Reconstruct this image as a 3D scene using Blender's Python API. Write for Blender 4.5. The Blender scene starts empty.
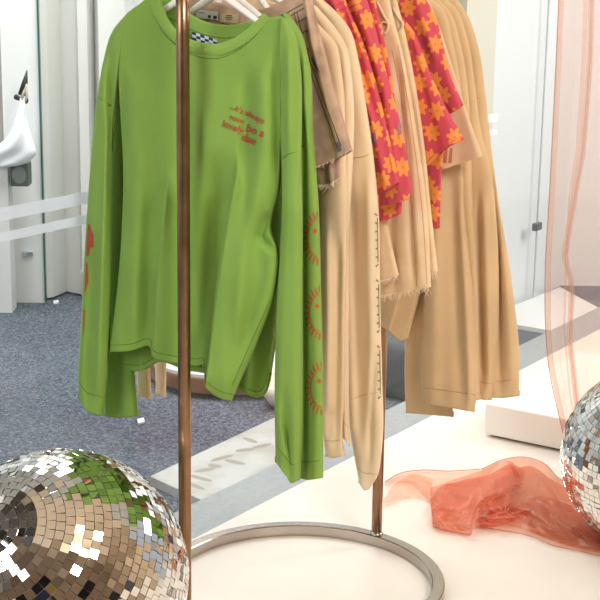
import bpy, math, random
import numpy as np
from mathutils import Vector, Matrix
from mathutils.bvhtree import BVHTree
random.seed(7); RNG = np.random.default_rng(7)
S = bpy.context.scene; COL = S.collection
# ------------------------------------------------------------------ camera
F_PX = 1480.0; CAM_H = 1.41
PITCH = math.atan(360/F_PX); ROLL = 0.0144
FW = Vector((0, math.cos(PITCH), -math.sin(PITCH)))
U0 = Vector((0, math.sin(PITCH), math.cos(PITCH))); X0 = Vector((1, 0, 0))
RT = X0*math.cos(ROLL) + U0*math.sin(ROLL)
UP = U0*math.cos(ROLL) - X0*math.sin(ROLL)
CAM = Vector((0, 0, CAM_H))
cd = bpy.data.cameras.new('camera'); cam = bpy.data.objects.new('camera', cd); COL.objects.link(cam)
cd.sensor_width = 36; cd.lens = 36*F_PX/600; cd.clip_start = .05; cd.clip_end = 100
m = Matrix((RT, UP, -FW)).transposed().to_4x4(); m.translation = CAM
cam.matrix_world = m; S.camera = cam
# ------------------------------------------------------------------ light
S.view_settings.view_transform = 'Standard'; S.view_settings.look = 'None'
S.view_settings.gamma = 1; S.view_settings.use_curve_mapping = False
S.view_settings.exposure = 0.2
w = bpy.data.worlds.new('world'); S.world = w; w.use_nodes = True
bg = w.node_tree.nodes['Background']; bg.inputs[0].default_value = (.93, .96, 1, 1); bg.inputs[1].default_value = .46
def area(name, loc, target, size, size_y, power, col):
    l = bpy.data.lights.new(name, 'AREA'); l.shape = 'RECTANGLE'; l.size = size; l.size_y = size_y
    l.energy = power; l.color = col
    o = bpy.data.objects.new(name, l); COL.objects.link(o); o.location = loc
    o.rotation_euler = (Vector(target)-Vector(loc)).to_track_quat('-Z', 'Y').to_euler()
    return o
area('window_daylight', (-2.7, .9, 2.1), (.1, 3, .8), 2.0, 1.6, 52, (.96, .98, 1))
area('warm_ceiling_lamp', (1.5, .2, 2.7), (.3, 3.1, .5), 1.0, .8, 74, (1, .95, .89))
area('far_window_daylight', (2.9, 4.6, 2.3), (1.0, 6.4, .7), 1.6, 1.4, 62, (1, .98, .95))  # unseen fill added to brighten the right wall, no window there
area('shop_ceiling_light', (-.9, 5.2, 2.85), (-.9, 5.6, 0), 2.4, 1.6, 95, (.96, .98, 1))
# ------------------------------------------------------------------ projection of the photograph's points onto real planes
def ray(x, y): return FW + RT*((x-300)/F_PX) + UP*((300-y)/F_PX)
def gr(x, y, z=0.0):
    d = ray(x, y); return CAM + d*((z-CAM_H)/d.z)
def onplane(x, y, P, n):
    d = ray(x, y); return CAM + d*((Vector(P)-CAM).dot(n)/d.dot(n))
FOOT = gr(185.5, 640, .027); REAR = gr(376.5, 534, .027)
RL = (REAR-FOOT).length; RH = (REAR-FOOT).normalized(); HH = Vector((RH.y, -RH.x, 0))
def rail(t, z=0): return Vector((FOOT.x, FOOT.y, 0)) + RH*t + Vector((0, 0, z))
def W(x, y, t): return onplane(x, y, rail(t), RH)
# ------------------------------------------------------------------ materials
def s2l(c): return tuple(((v/255)/12.92 if v/255 <= .04045 else ((v/255+.055)/1.055)**2.4) for v in c)
MATS = {}
def nn(nt, typ, **kw):
    n = nt.nodes.new(typ)
    for k, v in kw.items():
        if k.startswith('i_'):
            key = k[2:]; key = int(key) if key.isdigit() else key.replace('_', ' ')
            n.inputs[key].default_value = v
        else: setattr(n, k, v)
    return n
def mat(name, rgb, rough=.7, metal=0, bump=0, bscale=400, mott=0, mscale=20, spec=.5, sheen=0, trans=0, rgb2=None):
    if name in MATS: return MATS[name]
    m = bpy.data.materials.new(name); m.use_nodes = True; nt = m.node_tree; L = nt.links
    b = nt.nodes['Principled BSDF']; c = (*s2l(rgb), 1)
    b.inputs['Base Color'].default_value = c; b.inputs['Roughness'].default_value = rough
    b.inputs['Metallic'].default_value = metal; b.inputs['Specular IOR Level'].default_value = spec
    if sheen: b.inputs['Sheen Weight'].default_value = sheen
    tc = nn(nt, 'ShaderNodeTexCoord')
    if mott or rgb2:
        no = nn(nt, 'ShaderNodeTexNoise', i_Scale=mscale, i_Detail=6.0)
        L.new(tc.outputs['Object'], no.inputs['Vector'])
        mx = nn(nt, 'ShaderNodeMix', data_type='RGBA')
        r2 = rgb2 or tuple(max(0, v*(1-mott)) for v in rgb)
        mx.inputs[6].default_value = c; mx.inputs[7].default_value = (*s2l(r2), 1)
        rp = nn(nt, 'ShaderNodeMapRange', i_1=.4, i_2=.62); L.new(no.outputs[0], rp.inputs[0])
        L.new(rp.outputs[0], mx.inputs[0]); L.new(mx.outputs[2], b.inputs['Base Color'])
    if bump:
        n2 = nn(nt, 'ShaderNodeTexNoise', i_Scale=bscale, i_Detail=3.0); L.new(tc.outputs['Object'], n2.inputs['Vector'])
        bp = nn(nt, 'ShaderNodeBump', i_Strength=bump, i_Distance=.002); L.new(n2.outputs[0], bp.inputs['Height'])
        L.new(bp.outputs[0], b.inputs['Normal'])
    MATS[name] = m; return m
GREEN = mat('green_jersey', (135, 171, 78), .92, bump=.22, bscale=500, mott=.04, mscale=9, spec=.2, sheen=.08)
GREENRIB = mat('green_rib', (142, 177, 84), .92, bump=.35, bscale=700, spec=.2, sheen=.08)
GSEAM = mat('green_seam', (78, 118, 34), .9)
BEIGE = mat('pale_beige_fleece', (238, 214, 180), .92, bump=.22, bscale=500, mott=.03, mscale=9, spec=.2, sheen=.08)
PEACH = mat('peach_beige_fleece', (232, 203, 166), .92, bump=.22, bscale=500, mott=.03, mscale=9, spec=.2, sheen=.08)
TAN = mat('tan_fleece', (220, 188, 146), .92, bump=.22, bscale=500, mott=.04, mscale=9, spec=.2, sheen=.08)
BSEAM = mat('beige_seam', (182, 142, 96), .9)
TSEAM = mat('tan_light_seam', (232, 205, 165), .9)
DENIM = mat('taupe_denim', (200, 166, 142), .9, bump=.25, bscale=900, rgb2=(176, 148, 128), mscale=30, spec=.2)
DSEAM = mat('denim_seam', (92, 66, 48), .9)
DBLUE = mat('denim_wear', (96, 98, 112), .9)
FRAY = mat('frayed_thread', (238, 214, 186), .9)
BDENIM = mat('beige_denim', (238, 210, 174), .9, bump=.2, bscale=900, rgb2=(230, 200, 162), mscale=22, spec=.2)
RED = mat('brick_red_print', (176, 78, 52), .8)
SUN = mat('orange_red_print', (190, 88, 48), .8)
OLIVE = mat('olive_print', (140, 130, 82), .8)
STEEL = mat('brushed_steel', (182, 172, 164), .2, 1, bump=.08, bscale=120)
BRONZE = mat('bronzed_steel', (166, 132, 104), .3, 1, bump=.05, bscale=90, rgb2=(146, 112, 84), mscale=14)
WHITEP = mat('white_plastic', (236, 232, 226), .35)
CHROME = mat('chrome', (215, 215, 215), .15, 1)
def flower_mat(name, rot, off):
    m = bpy.data.materials.new(name); m.use_nodes = True; nt = m.node_tree; L = nt.links; b = nt.nodes['Principled BSDF']
    b.inputs['Roughness'].default_value = .85; b.inputs['Specular IOR Level'].default_value = .2
    uv = nn(nt, 'ShaderNodeUVMap'); mp = nn(nt, 'ShaderNodeMapping')
    mp.inputs['Scale'].default_value = (21.5, 21.5, 1); mp.inputs['Rotation'].default_value = (0, 0, rot); mp.inputs['Location'].default_value = (off, off*.7, 0)
    L.new(uv.outputs[0], mp.inputs[0])
    def M(op, a, b_=None, c_=None):
        n = nn(nt, 'ShaderNodeMath', operation=op)
        for i, v in enumerate((a, b_, c_)):
            if v is None: continue
            if isinstance(v, (int, float)): n.inputs[i].default_value = v
            else: L.new(v, n.inputs[i])
        return n.outputs[0]
    v = nn(nt, 'ShaderNodeTexVoronoi', voronoi_dimensions='2D', i_Scale=1.0, i_Randomness=.3)
    L.new(mp.outputs[0], v.inputs['Vector'])
    sub = nn(nt, 'ShaderNodeVectorMath', operation='SUBTRACT'); L.new(mp.outputs[0], sub.inputs[0]); L.new(v.outputs['Position'], sub.inputs[1])
    sp = nn(nt, 'ShaderNodeSeparateXYZ'); L.new(sub.outputs[0], sp.inputs[0])
    ang = M('ARCTAN2', sp.outputs[1], sp.outputs[0]); r = M('SQRT', M('ADD', M('MULTIPLY', sp.outputs[0], sp.outputs[0]), M('MULTIPLY', sp.outputs[1], sp.outputs[1])))
    hsh = nn(nt, 'ShaderNodeSeparateColor'); L.new(v.outputs['Color'], hsh.inputs[0])
    pet = M('COSINE', M('ADD', M('MULTIPLY', ang, 7.0), M('MULTIPLY', hsh.outputs[0], 6.0)))
    R = M('MULTIPLY_ADD', pet, .075, .375)
    edge = M('MULTIPLY', M('SUBTRACT', R, r), 22.0); mk = nn(nt, 'ShaderNodeClamp'); L.new(edge, mk.inputs[0])
    mx = nn(nt, 'ShaderNodeMix', data_type='RGBA'); mx.inputs[6].default_value = (*s2l((214, 86, 100)), 1); mx.inputs[7].default_value = (*s2l((248, 156, 84)), 1)
    L.new(mk.outputs[0], mx.inputs[0])
    ce = M('LESS_THAN', r, .06); mx2 = nn(nt, 'ShaderNodeMix', data_type='RGBA'); L.new(mx.outputs[2], mx2.inputs[6]); mx2.inputs[7].default_value = (*s2l((214, 142, 84)), 1)
    L.new(ce, mx2.inputs[0]); L.new(mx2.outputs[2], b.inputs['Base Color'])
    n2 = nn(nt, 'ShaderNodeTexNoise', i_Scale=700.0); tc = nn(nt, 'ShaderNodeTexCoord'); L.new(tc.outputs['Object'], n2.inputs['Vector'])
    bp = nn(nt, 'ShaderNodeBump', i_Strength=.25, i_Distance=.002); L.new(n2.outputs[0], bp.inputs['Height']); L.new(bp.outputs[0], b.inputs['Normal'])
    return m
FLW = [flower_mat('pink_orange_flower_cotton_%d' % i, r, o) for i, (r, o) in enumerate(((.25, .1), (.6, 2.3), (.35, 5.1), (.1, 7.7), (.8, 9.3)))]
# ------------------------------------------------------------------ object helpers
def setp(o, label=None, cat=None, group=None, kind=None):
    if label: o['label'] = label
    if cat: o['category'] = cat
    if group: o['group'] = group
    if kind: o['kind'] = kind
    return o
def thing(name, label, cat, loc, group=None):
    o = bpy.data.objects.new(name, None); COL.objects.link(o); o.location = loc; o.empty_display_size = .05
    return setp(o, label, cat, group)
ROOT = {}
def mesh(name, V, Fc, m, parent=None, smooth=True, uvs=None, origin=None):
    V = np.asarray([tuple(v) for v in V], float) if not isinstance(V, np.ndarray) else V
    if parent is not None: o0 = np.array(ROOT.get(parent.name, tuple(parent.location)))
    else: o0 = np.array(origin) if origin is not None else np.array([V[:, 0].mean(), V[:, 1].mean(), V[:, 2].min()])
    me = bpy.data.meshes.new(name); me.from_pydata((V-o0).tolist(), [], [list(map(int, f)) for f in Fc]); me.update()
    if smooth: me.polygons.foreach_set('use_smooth', [True]*len(me.polygons))
    if m is not None: me.materials.append(m)
    if uvs is not None:
        ul = me.uv_layers.new(name='UVMap'); idx = np.empty(len(me.loops), int); me.loops.foreach_get('vertex_index', idx)
        ul.data.foreach_set('uv', np.asarray(uvs)[idx].ravel())
    o = bpy.data.objects.new(name, me); COL.objects.link(o)
    if parent is not None: o.parent = parent; ROOT[o.name] = tuple(o0)
    else: o.location = o0; ROOT[o.name] = tuple(o0)
    return o
def tube(P, r, n=10, closed=False, cap=True):
    P = [Vector(p) for p in P]; N = len(P); V = []; Fc = []
    up = Vector((0, 0, 1)); prev = None
    for i, p in enumerate(P):
        a = P[(i-1) % N] if (closed or i > 0) else P[i]; b = P[(i+1) % N] if (closed or i < N-1) else P[i]
        d = (b-a).normalized()
        s = prev - d*prev.dot(d) if prev is not None else d.cross(up)
        if s.length < 1e-5: s = d.cross(Vector((1, 0, 0)))
        s.normalize(); prev = s; q = d.cross(s); rr = r[i] if isinstance(r, (list, tuple)) else r
        for k in range(n):
            t = 2*math.pi*k/n; V.append(p + s*math.cos(t)*rr + q*math.sin(t)*rr)
    for i in range(N if closed else N-1):
        j = (i+1) % N
        for k in range(n): Fc.append((i*n+k, i*n+(k+1) % n, j*n+(k+1) % n, j*n+k))
    if cap and not closed: Fc.append(tuple(range(n))[::-1]); Fc.append(tuple((N-1)*n+k for k in range(n)))
    return V, Fc
def joinvf(L):
    V = []; Fc = []
    for v, f in L:
        o = len(V); V += [tuple(a) for a in v]; Fc += [tuple(i+o for i in q) for q in f]
    return V, Fc
def prism(poly, z0, z1):       # poly: list of (x,y) world, extruded
    n = len(poly); V = [(p[0], p[1], z0) for p in poly] + [(p[0], p[1], z1) for p in poly]
    Fc = [tuple(range(n))[::-1], tuple(range(n, 2*n))] + [(i, (i+1) % n, n+(i+1) % n, n+i) for i in range(n)]
    return V, Fc
def obox(c, ax, ay, az):       # oriented box, c centre, half vectors
    c, ax, ay, az = map(Vector, (c, ax, ay, az)); V = []
    for sz in (-1, 1):
        for sx, sy in ((-1, -1), (1, -1), (1, 1), (-1, 1)): V.append(c+ax*sx+ay*sy+az*sz)
    return V, [(3, 2, 1, 0), (4, 5, 6, 7), (0, 1, 5, 4), (1, 2, 6, 5), (2, 3, 7, 6), (3, 0, 4, 7)]
def bevel(o, wd=.004, seg=3):
    b = o.modifiers.new('bevel', 'BEVEL'); b.width = wd; b.segments = seg; b.limit_method = 'ANGLE'; return o
def struct(o): o['kind'] = 'structure'; return o
# ------------------------------------------------------------------ cloth builder
def crv(xs, ys, q):            # cubic Hermite through samples
    xs = np.asarray(xs, float); ys = np.asarray(ys, float); q = np.asarray(q, float)
    if len(xs) == 2:
        k = (q-xs[0])/(xs[1]-xs[0]); return ys[0][None]*(1-k)[:, None]+ys[1][None]*k[:, None]
    d = np.diff(ys, axis=0)/np.diff(xs)[:, None]; mm = np.zeros_like(ys); mm[0] = d[0]; mm[-1] = d[-1]
    h = np.diff(xs)
    for i in range(1, len(xs)-1): mm[i] = (d[i-1]*h[i]+d[i]*h[i-1])/(h[i-1]+h[i])
    i = np.clip(np.searchsorted(xs, q, 'right')-1, 0, len(xs)-2); t = ((q-xs[i])/h[i])[:, None]; H = h[i][:, None]
    return (2*t**3-3*t**2+1)*ys[i]+(t**3-2*t**2+t)*H*mm[i]+(-2*t**3+3*t**2)*ys[i+1]+(t**3-t**2)*H*mm[i+1]
def resample(pl, n):
    p = np.asarray(pl, float); s = np.r_[0, np.cumsum(np.hypot(*np.diff(p, axis=0).T))]
    return crv(s, p, np.linspace(0, s[-1], n))
def sstep(a, b, x): t = np.clip((x-a)/(b-a+1e-9), 0, 1); return t*t*(3-2*t)
def folddisp(folds, X, Y):
    D = np.zeros_like(X); FG = 1.75
    for f in folds:
        kind, path, w, amp = f[:4]; amp = amp*FG; p = np.asarray(path, float); o = np.argsort(p[:, 1]); p = p[o]
        xp = np.interp(Y, p[:, 1], p[:, 0]); y0, y1 = p[0, 1], p[-1, 1]; fd = f[4] if len(f) > 4 else 22
        m = sstep(y0-fd, y0+fd, Y)*(1-sstep(y1-fd, y1+fd, Y)); dx = X-xp
        if kind == 'r': D += amp*m*np.exp(-(dx/w)**2)
        elif kind == 'R': D += amp*m*np.where(dx > 0, np.exp(-dx/w), 0)*sstep(-.8, 1.6, dx)   # lip, cloth high on the right
        elif kind == 'L': D += amp*m*np.where(dx < 0, np.exp(dx/w), 0)*sstep(-.8, 1.6, -dx)
    return D
BV = {}; GR = {}
def panel(name, cols, t, m, parent, th=.014, folds=(), we=12, topr=6, inner=None, noise=.0016, hem=True, dens=1.5, seed=0, sag=0):
    """cols: outline/guide columns as photo points, top to bottom, left to right, laid on the garment's own plane at distance t along the rail."""
    K = len(cols); H = max(np.hypot(*np.diff(np.asarray(c, float), axis=0).T).sum() for c in cols)
    ny = max(8, int(H/(dens*1.5)))+1
    R = np.stack([resample(c, ny) for c in cols])             # K,ny,2
    gap = [0.0]
    for k in range(1, K): gap.append(gap[-1]+max(1.0, np.hypot(*(R[k]-R[k-1]).T).mean()))
    wid = gap[-1]; nx = max(8, int(wid/dens))+1; sq = np.linspace(0, wid, nx)
    G = crv(gap, R.reshape(K, -1), sq).reshape(nx, ny, 2); X = G[..., 0]; Y = G[..., 1]
    v = np.linspace(0, 1, ny)[None, :]*np.ones((nx, 1)); 
    loc = np.hypot(np.gradient(X, axis=0), np.gradient(Y, axis=0)); cum = np.cumsum(loc, axis=0); cum -= cum[0:1]
    dl = cum; dr = cum[-1:]-cum; wloc = np.maximum(cum[-1:], 1)
    ww = np.minimum(we, wloc*.5)
    prof = lambda d: np.sqrt(np.clip(1-(1-np.clip(d/ww, 0, 1))**2, 0, 1))
    fl = prof(dl); fr = prof(dr)
    if inner:
        for side, v0 in inner.items():
            k = sstep(v0-.08, v0+.1, v)
            if side == 'l': fl = 1-k*(1-fl)
            else: fr = 1-k*(1-fr)
    dist = np.cumsum(np.hypot(np.gradient(X, axis=1), np.gradient(Y, axis=1)), axis=1)
    ft = np.ones_like(X) if topr <= 0 else np.sqrt(np.clip(1-(1-np.clip(dist/topr, 0, 1))**2, 0, 1))
    E = fl*fr*ft
    rr = np.random.default_rng(seed+int(t*1000)); N = np.zeros_like(X)
    for _ in range(6):
        wl = rr.uniform(16, 60); ph = rr.uniform(0, 6.28); sl = rr.uniform(-.12, .12); yy = rr.uniform(150, 420)
        N += np.sin((X+sl*Y)/wl*6.28+ph+.7*np.sin(Y/yy*6.28))*wl/60
    D = th*E + (noise*N*(.35+.65*v) + folddisp(folds, X, Y))*np.minimum(1, E*1.5)
    d = np.stack([np.array(RT)*((X.ravel()[i]-300)/F_PX) for i in range(0)]) if False else None
    Dir = np.array(FW)[None, None]+np.array(RT)[None, None]*((X-300)/F_PX)[..., None]+np.array(UP)[None, None]*((300-Y)/F_PX)[..., None]
    n = np.array(RH); P0 = np.array(rail(t)); C = np.array(CAM)
    k = ((P0-C)@n)/(Dir@n); P = C+Dir*k[..., None]
    kA = ((P0-C)@n-D)/(Dir@n); A = C+Dir*kA[..., None]; B = P + n*(th*E*.8)[..., None]
    uv = np.stack([(P-np.array(rail(0)))@np.array(HH), P[..., 2]], -1)
    rows = [A, B]; uvl = [uv.reshape(-1, 2)]*2
    V = np.concatenate([A.reshape(-1, 3), B.reshape(-1, 3)]); UVs = np.concatenate(uvl)
    q = nx*ny; I = np.arange(q).reshape(nx, ny); Fc = []
    a, b, c, e = I[:-1, :-1].ravel(), I[1:, :-1].ravel(), I[1:, 1:].ravel(), I[:-1, 1:].ravel()
    Fc += list(zip(a, e, c, b)); Fc += list(zip(a+q, b+q, c+q, e+q))
    for i in (0, nx-1):
        for j in range(ny-1):
            f = (I[i, j], I[i, j]+q, I[i, j+1]+q, I[i, j+1]); Fc.append(f if i else f[::-1])
    for i in range(nx-1): Fc.append((I[i, 0], I[i+1, 0], I[i+1, 0]+q, I[i, 0]+q))
    if hem:                                                   # turned-in hem lips, the bottom stays open
        ln = n*.004; up = np.array([0, 0, .012])
        h0 = len(V); fA = A[:, -1]+ln+up*0; fA2 = A[:, -1]+ln+up; fB = B[:, -1]-ln*.5; fB2 = B[:, -1]-ln*.5+up
        V = np.concatenate([V, fA, fA2, fB, fB2]); UVs = np.concatenate([UVs]+[uv[:, -1]]*4)
        for i in range(nx-1):
            b0, b1 = I[i, -1], I[i+1, -1]
            Fc += [(b0, h0+i, h0+i+1, b1), (h0+i, h0+nx+i, h0+nx+i+1, h0+i+1)]
            Fc += [(b1+q, h0+2*nx+i+1, h0+2*nx+i, b0+q), (h0+2*nx+i+1, h0+3*nx+i+1, h0+3*nx+i, h0+2*nx+i)]
    o = mesh(name, V, Fc, m, parent, True, UVs)
    GR[o.name] = (X, Y)
    BV[o.name] = BVHTree.FromPolygons([Vector(p) for p in A.reshape(-1, 3)], [tuple(map(int, f)) for f in zip(a, e, c, b)])
    return o
def hit(o, x, y, off=.0012):
    d = ray(x, y).normalized(); L, n, i, s = BV[o.name].ray_cast(CAM, d)
    if L is None: return None
    if n.dot(d) > 0: n = -n
    return L + n*off
def decal(name, o, pts_list, m, off=.001, parent=None):
    """print lying on the cloth: triangles as photo points"""
    V = []; Fc = []; TR = []
    def sub(a, b, c, d=0):
        e = [(math.dist(a, b), 0), (math.dist(b, c), 1), (math.dist(c, a), 2)]; mxe = max(e)
        if mxe[0] < 2.6 or d > 8: TR.append((a, b, c)); return
        if mxe[1] == 0: m_ = ((a[0]+b[0])/2, (a[1]+b[1])/2); sub(a, m_, c, d+1); sub(m_, b, c, d+1)
        elif mxe[1] == 1: m_ = ((c[0]+b[0])/2, (c[1]+b[1])/2); sub(a, b, m_, d+1); sub(a, m_, c, d+1)
        else: m_ = ((a[0]+c[0])/2, (a[1]+c[1])/2); sub(a, b, m_, d+1); sub(m_, b, c, d+1)
    for poly in pts_list:
        poly = [tuple(map(float, p)) for p in poly]
        for k in range(1, len(poly)-1): sub(poly[0], poly[k], poly[k+1])
    for poly in TR:
        q = [hit(o, x, y, off) for x, y in poly]
        if any(a is None for a in q): continue
        Fc.append(tuple(range(len(V), len(V)+len(q)))); V += q
    if V: return mesh(name, V, Fc, m, parent or o, False)
def seam(name, o, path, m, r=.0007, step=3):
    p = np.asarray(path, float); L = np.hypot(*np.diff(p, axis=0).T).sum(); q = resample(path, max(3, int(L/step)))
    pts = [hit(o, x, y, r*.3) for x, y in q]; pts = [a for a in pts if a is not None]
    if len(pts) > 2:
        v, f = tube(pts, r, 5); return mesh(name, v, f, m, o)
def hemline(name, o, d, m, r=.0006):
    X, Y = GR[o.name]; pts = []
    for i in range(1, X.shape[0]-1, 2):
        q = np.r_[0, np.cumsum(np.hypot(np.diff(X[i][::-1]), np.diff(Y[i][::-1])))]; x = np.interp(d, q, X[i][::-1]); y = np.interp(d, q, Y[i][::-1])
        a = hit(o, x, y, r*.3)
        if a is not None: pts.append(a)
    if len(pts) > 2: v, f = tube(pts, r, 5); return mesh(name, v, f, m, o)
def stroke(p0, p1, w0, w1=None):
    w1 = w0 if w1 is None else w1; dx, dy = p1[0]-p0[0], p1[1]-p0[1]; l = math.hypot(dx, dy) or 1; nx_, ny_ = -dy/l, dx/l
    return [(p0[0]+nx_*w0/2, p0[1]+ny_*w0/2), (p0[0]-nx_*w0/2, p0[1]-ny_*w0/2), (p1[0]-nx_*w1/2, p1[1]-ny_*w1/2), (p1[0]+nx_*w1/2, p1[1]+ny_*w1/2)]
def fray(name, o, path, m, n, lmin=2, lmax=8, t=0, parent=None):
    X, Y = GR[o.name]; L = []; N = X.shape[0]
    for _ in range(n):
        i = random.randrange(1, N-1); a = hit(o, X[i, -1]+random.uniform(-.5, .5), Y[i, -1]-1.6, .0006)
        if a is None: continue
        ln = random.uniform(lmin, lmax)*.0022*(1.8 if random.random() < .07 else 1)
        dx = random.uniform(-.45, .45); cu = random.uniform(-.5, .5)
        p = [a, a+HH*(dx*ln*.5)-RH*(.002*random.random())+Vector((0, 0, -ln*.5)), a+HH*((dx+cu)*ln)+Vector((0, 0, -ln))]
        L.append(tube(p, [.0009, .0008, .0004], 4))
    if L:
        v, f = joinvf(L); return setp(mesh(name, v, f, m, o), kind='stuff')
# ================================================================== STRUCTURE
CARP = -.15
EA = gr(190, 540); EB = gr(520, 370); ED = (EB-EA).normalized(); EN = Vector((-ED.y, ED.x, 0))     # platform edge, EN points into the shop
floor_m = mat('carpet', (122, 130, 142), .95, bump=1, bscale=420, rgb2=(92, 100, 114), mscale=260, spec=.1)
def speckle(m):
    nt = m.node_tree; b = nt.nodes['Principled BSDF']; L = nt.links; tc = nn(nt, 'ShaderNodeTexCoord')
    n1 = nn(nt, 'ShaderNodeTexNoise', i_Scale=115.0, i_Detail=4.0, i_Roughness=.75); L.new(tc.outputs['Object'], n1.inputs[0])
    n3 = nn(nt, 'ShaderNodeTexNoise', i_Scale=2.2, i_Detail=3.0); L.new(tc.outputs['Object'], n3.inputs[0])
    cr = nn(nt, 'ShaderNodeValToRGB'); e = cr.color_ramp.elements
    e[0].position = .36; e[0].color = (*s2l((66, 71, 82)), 1); e[1].position = .66; e[1].color = (*s2l((152, 158, 168)), 1)
    k = e.new(.5); k.color = (*s2l((100, 106, 118)), 1)
    L.new(n1.outputs[0], cr.inputs[0])
    mx = nn(nt, 'ShaderNodeMix', data_type='RGBA', blend_type='MULTIPLY'); mx.inputs[0].default_value = .5
    r2 = nn(nt, 'ShaderNodeValToRGB'); r2.color_ramp.elements[0].position = .3; r2.color_ramp.elements[0].color = (.5, .5, .52, 1); r2.color_ramp.elements[1].position = .7
    L.new(n3.outputs[0], r2.inputs[0]); L.new(cr.outputs[0], mx.inputs[6]); L.new(r2.outputs[0], mx.inputs[7]); L.new(mx.outputs[2], b.inputs['Base Color'])
speckle(floor_m)
v, f = obox((0, 2.5, CARP-.05), (4.5, 0, 0), (0, 6.5, 0), (0, 0, .05)); struct(mesh('floor', v, f, floor_m, smooth=False))
plat_m = mat('platform_white', (234, 226, 215), .38, bump=.05, bscale=60, mott=.03, mscale=3)
def ep(k, s, z=0): p = EA + ED*k + EN*s; return (p.x, p.y)
v, f = prism([ep(-3.1, 0), ep(-2.6, -3.2), ep(2.9, -3.2), ep(2.9, 0)], CARP, 0); bevel(struct(mesh('display_platform', v, f, plat_m, smooth=False)), .003, 2)
# sill strip and glass
sill_m = mat('grey_terrazzo', (158, 161, 164), .45, bump=.1, bscale=300, rgb2=(150, 153, 156), mscale=60)
sl = [gr(190, 540), gr(520, 370)]
p_in = gr(152, 478, -.012); k0 = (p_in-EA).dot(ED); wS = (gr(275, 464, -.012)-EA).dot(EN)
v, f = prism([ep(-.02, .002), ep(2.9, .002), ep(2.9, wS), ep(-.02, wS)], CARP, -.012); struct(mesh('trim_1', v, f, sill_m, smooth=False))
glass = bpy.data.materials.new('window_glass'); glass.use_nodes = True; nt = glass.node_tree; nt.nodes.clear()
o_ = nn(nt, 'ShaderNodeOutputMaterial'); tr = nn(nt, 'ShaderNodeBsdfTransparent'); tr.inputs[0].default_value = (.97, .985, .98, 1)
gl = nn(nt, 'ShaderNodeBsdfGlossy'); gl.inputs['Roughness'].default_value = .02; fr = nn(nt, 'ShaderNodeLayerWeight', i_Blend=.12)
mx = nn(nt, 'ShaderNodeMixShader'); fm = nn(nt, 'ShaderNodeMapRange', i_1=0.0, i_2=1.0, i_3=.01, i_4=.22); nt.links.new(fr.outputs['Facing'], fm.inputs[0]); nt.links.new(fm.outputs[0], mx.inputs[0]); nt.links.new(tr.outputs[0], mx.inputs[1]); nt.links.new(gl.outputs[0], mx.inputs[2]); nt.links.new(mx.outputs[0], o_.inputs[0])
gp0 = EA + ED*-2.9 + EN*.010; gp1 = EA + ED*2.8 + EN*.010
v, f = obox((gp0+gp1)/2+Vector((0, 0, 1.25)), (gp1-gp0)/2, EN*.004, (0, 0, 1.25)); win = struct(mesh('window_1', v, f, glass, smooth=False))
frost = bpy.data.materials.new('frosted_band'); frost.use_nodes = True; nt = frost.node_tree; nt.nodes.clear()
o_ = nn(nt, 'ShaderNodeOutputMaterial'); f1_ = nn(nt, 'ShaderNodeBsdfDiffuse'); f2_ = nn(nt, 'ShaderNodeBsdfTranslucent'); f3_ = nn(nt, 'ShaderNodeBsdfTransparent')
f1_.inputs[0].default_value = f2_.inputs[0].default_value = (.88, .92, 1, 1); ma = nn(nt, 'ShaderNodeMixShader'); ma.inputs[0].default_value = .5; mb = nn(nt, 'ShaderNodeMixShader'); mb.inputs[0].default_value = .35
nt.links.new(f1_.outputs[0], ma.inputs[1]); nt.links.new(f2_.outputs[0], ma.inputs[2]); nt.links.new(ma.outputs[0], mb.inputs[1]); nt.links.new(f3_.outputs[0], mb.inputs[2]); nt.links.new(mb.outputs[0], o_.inputs[0])
GN = EN; GP = EA+EN*.004
for (yl0, yr0, yl1, yr1) in ((209, 190.5, 222, 203), (234, 213.5, 243, 223)):
    a = onplane(0, yl0, GP, GN); b = onplane(88, yr0, GP, GN); c = onplane(88, yr1, GP, GN); d = onplane(0, yl1, GP, GN)
    zt = (a.z+b.z)/2; zb = (c.z+d.z)/2; k_a = (a-EA).dot(ED)-.4; k_b = (b-EA).dot(ED)+1.9
    dd = (b-a); sl_t = (b.z-a.z)/max(1e-6, (b-a).dot(ED)); 
    A = EA+EN*.0045+ED*k_a; B = EA+EN*.0045+ED*k_b
    Vv, Ff = obox(((A+B)/2)+Vector((0, 0, (zt+zb)/2)), (B-A)/2, EN*.0004, (0, 0, (zt-zb)/2)); mesh('frosted_band', Vv, Ff, frost, win, False)
    print('band z', a.z, b.z, c.z, d.z)
# white walls of the shop
wall_m = mat('white_wall', (232, 233, 234), .7, bump=.05, bscale=80)
panel_m = mat('white_panel', (214, 214, 208), .6)
Bq = gr(45, 293, CARP); yb = Bq.y+.25
def wallbox(name, a, b, z0, z1, th, m=None):
    a = Vector((a[0], a[1], 0)); b = Vector((b[0], b[1], 0)); d = (b-a)/2; n = Vector((-d.y, d.x, 0)).normalized()*th/2
    v, f = obox((a+b)/2+Vector((0, 0, (z0+z1)/2)), d, n, (0, 0, (z1-z0)/2)); return mesh(name, v, f, m or wall_m, smooth=False)
struct(wallbox('wall_back', (-4.4, yb+.1), (2.6, yb+.1), CARP, 3, .1))
R0 = gr(515, 307, CARP); R1 = gr(546, 293, CARP); RD = (R1-R0).normalized(); RN = Vector((RD.y, -RD.x, 0))
ra = R0-RD*1.28; rb = R0+RD*3.0
struct(wallbox('wall_right', ra-RN*.035, rb-RN*.035, CARP, 3, .06))
struct(wallbox('wall_left', (-4.4, -3.9), (-4.4, yb), CARP, 3, .1))
struct(wallbox('wall_side', (4.4, -3.4), (4.4, 3.2), CARP, 3, .1, mat('tan_side', (236, 208, 174), .8)))
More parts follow.
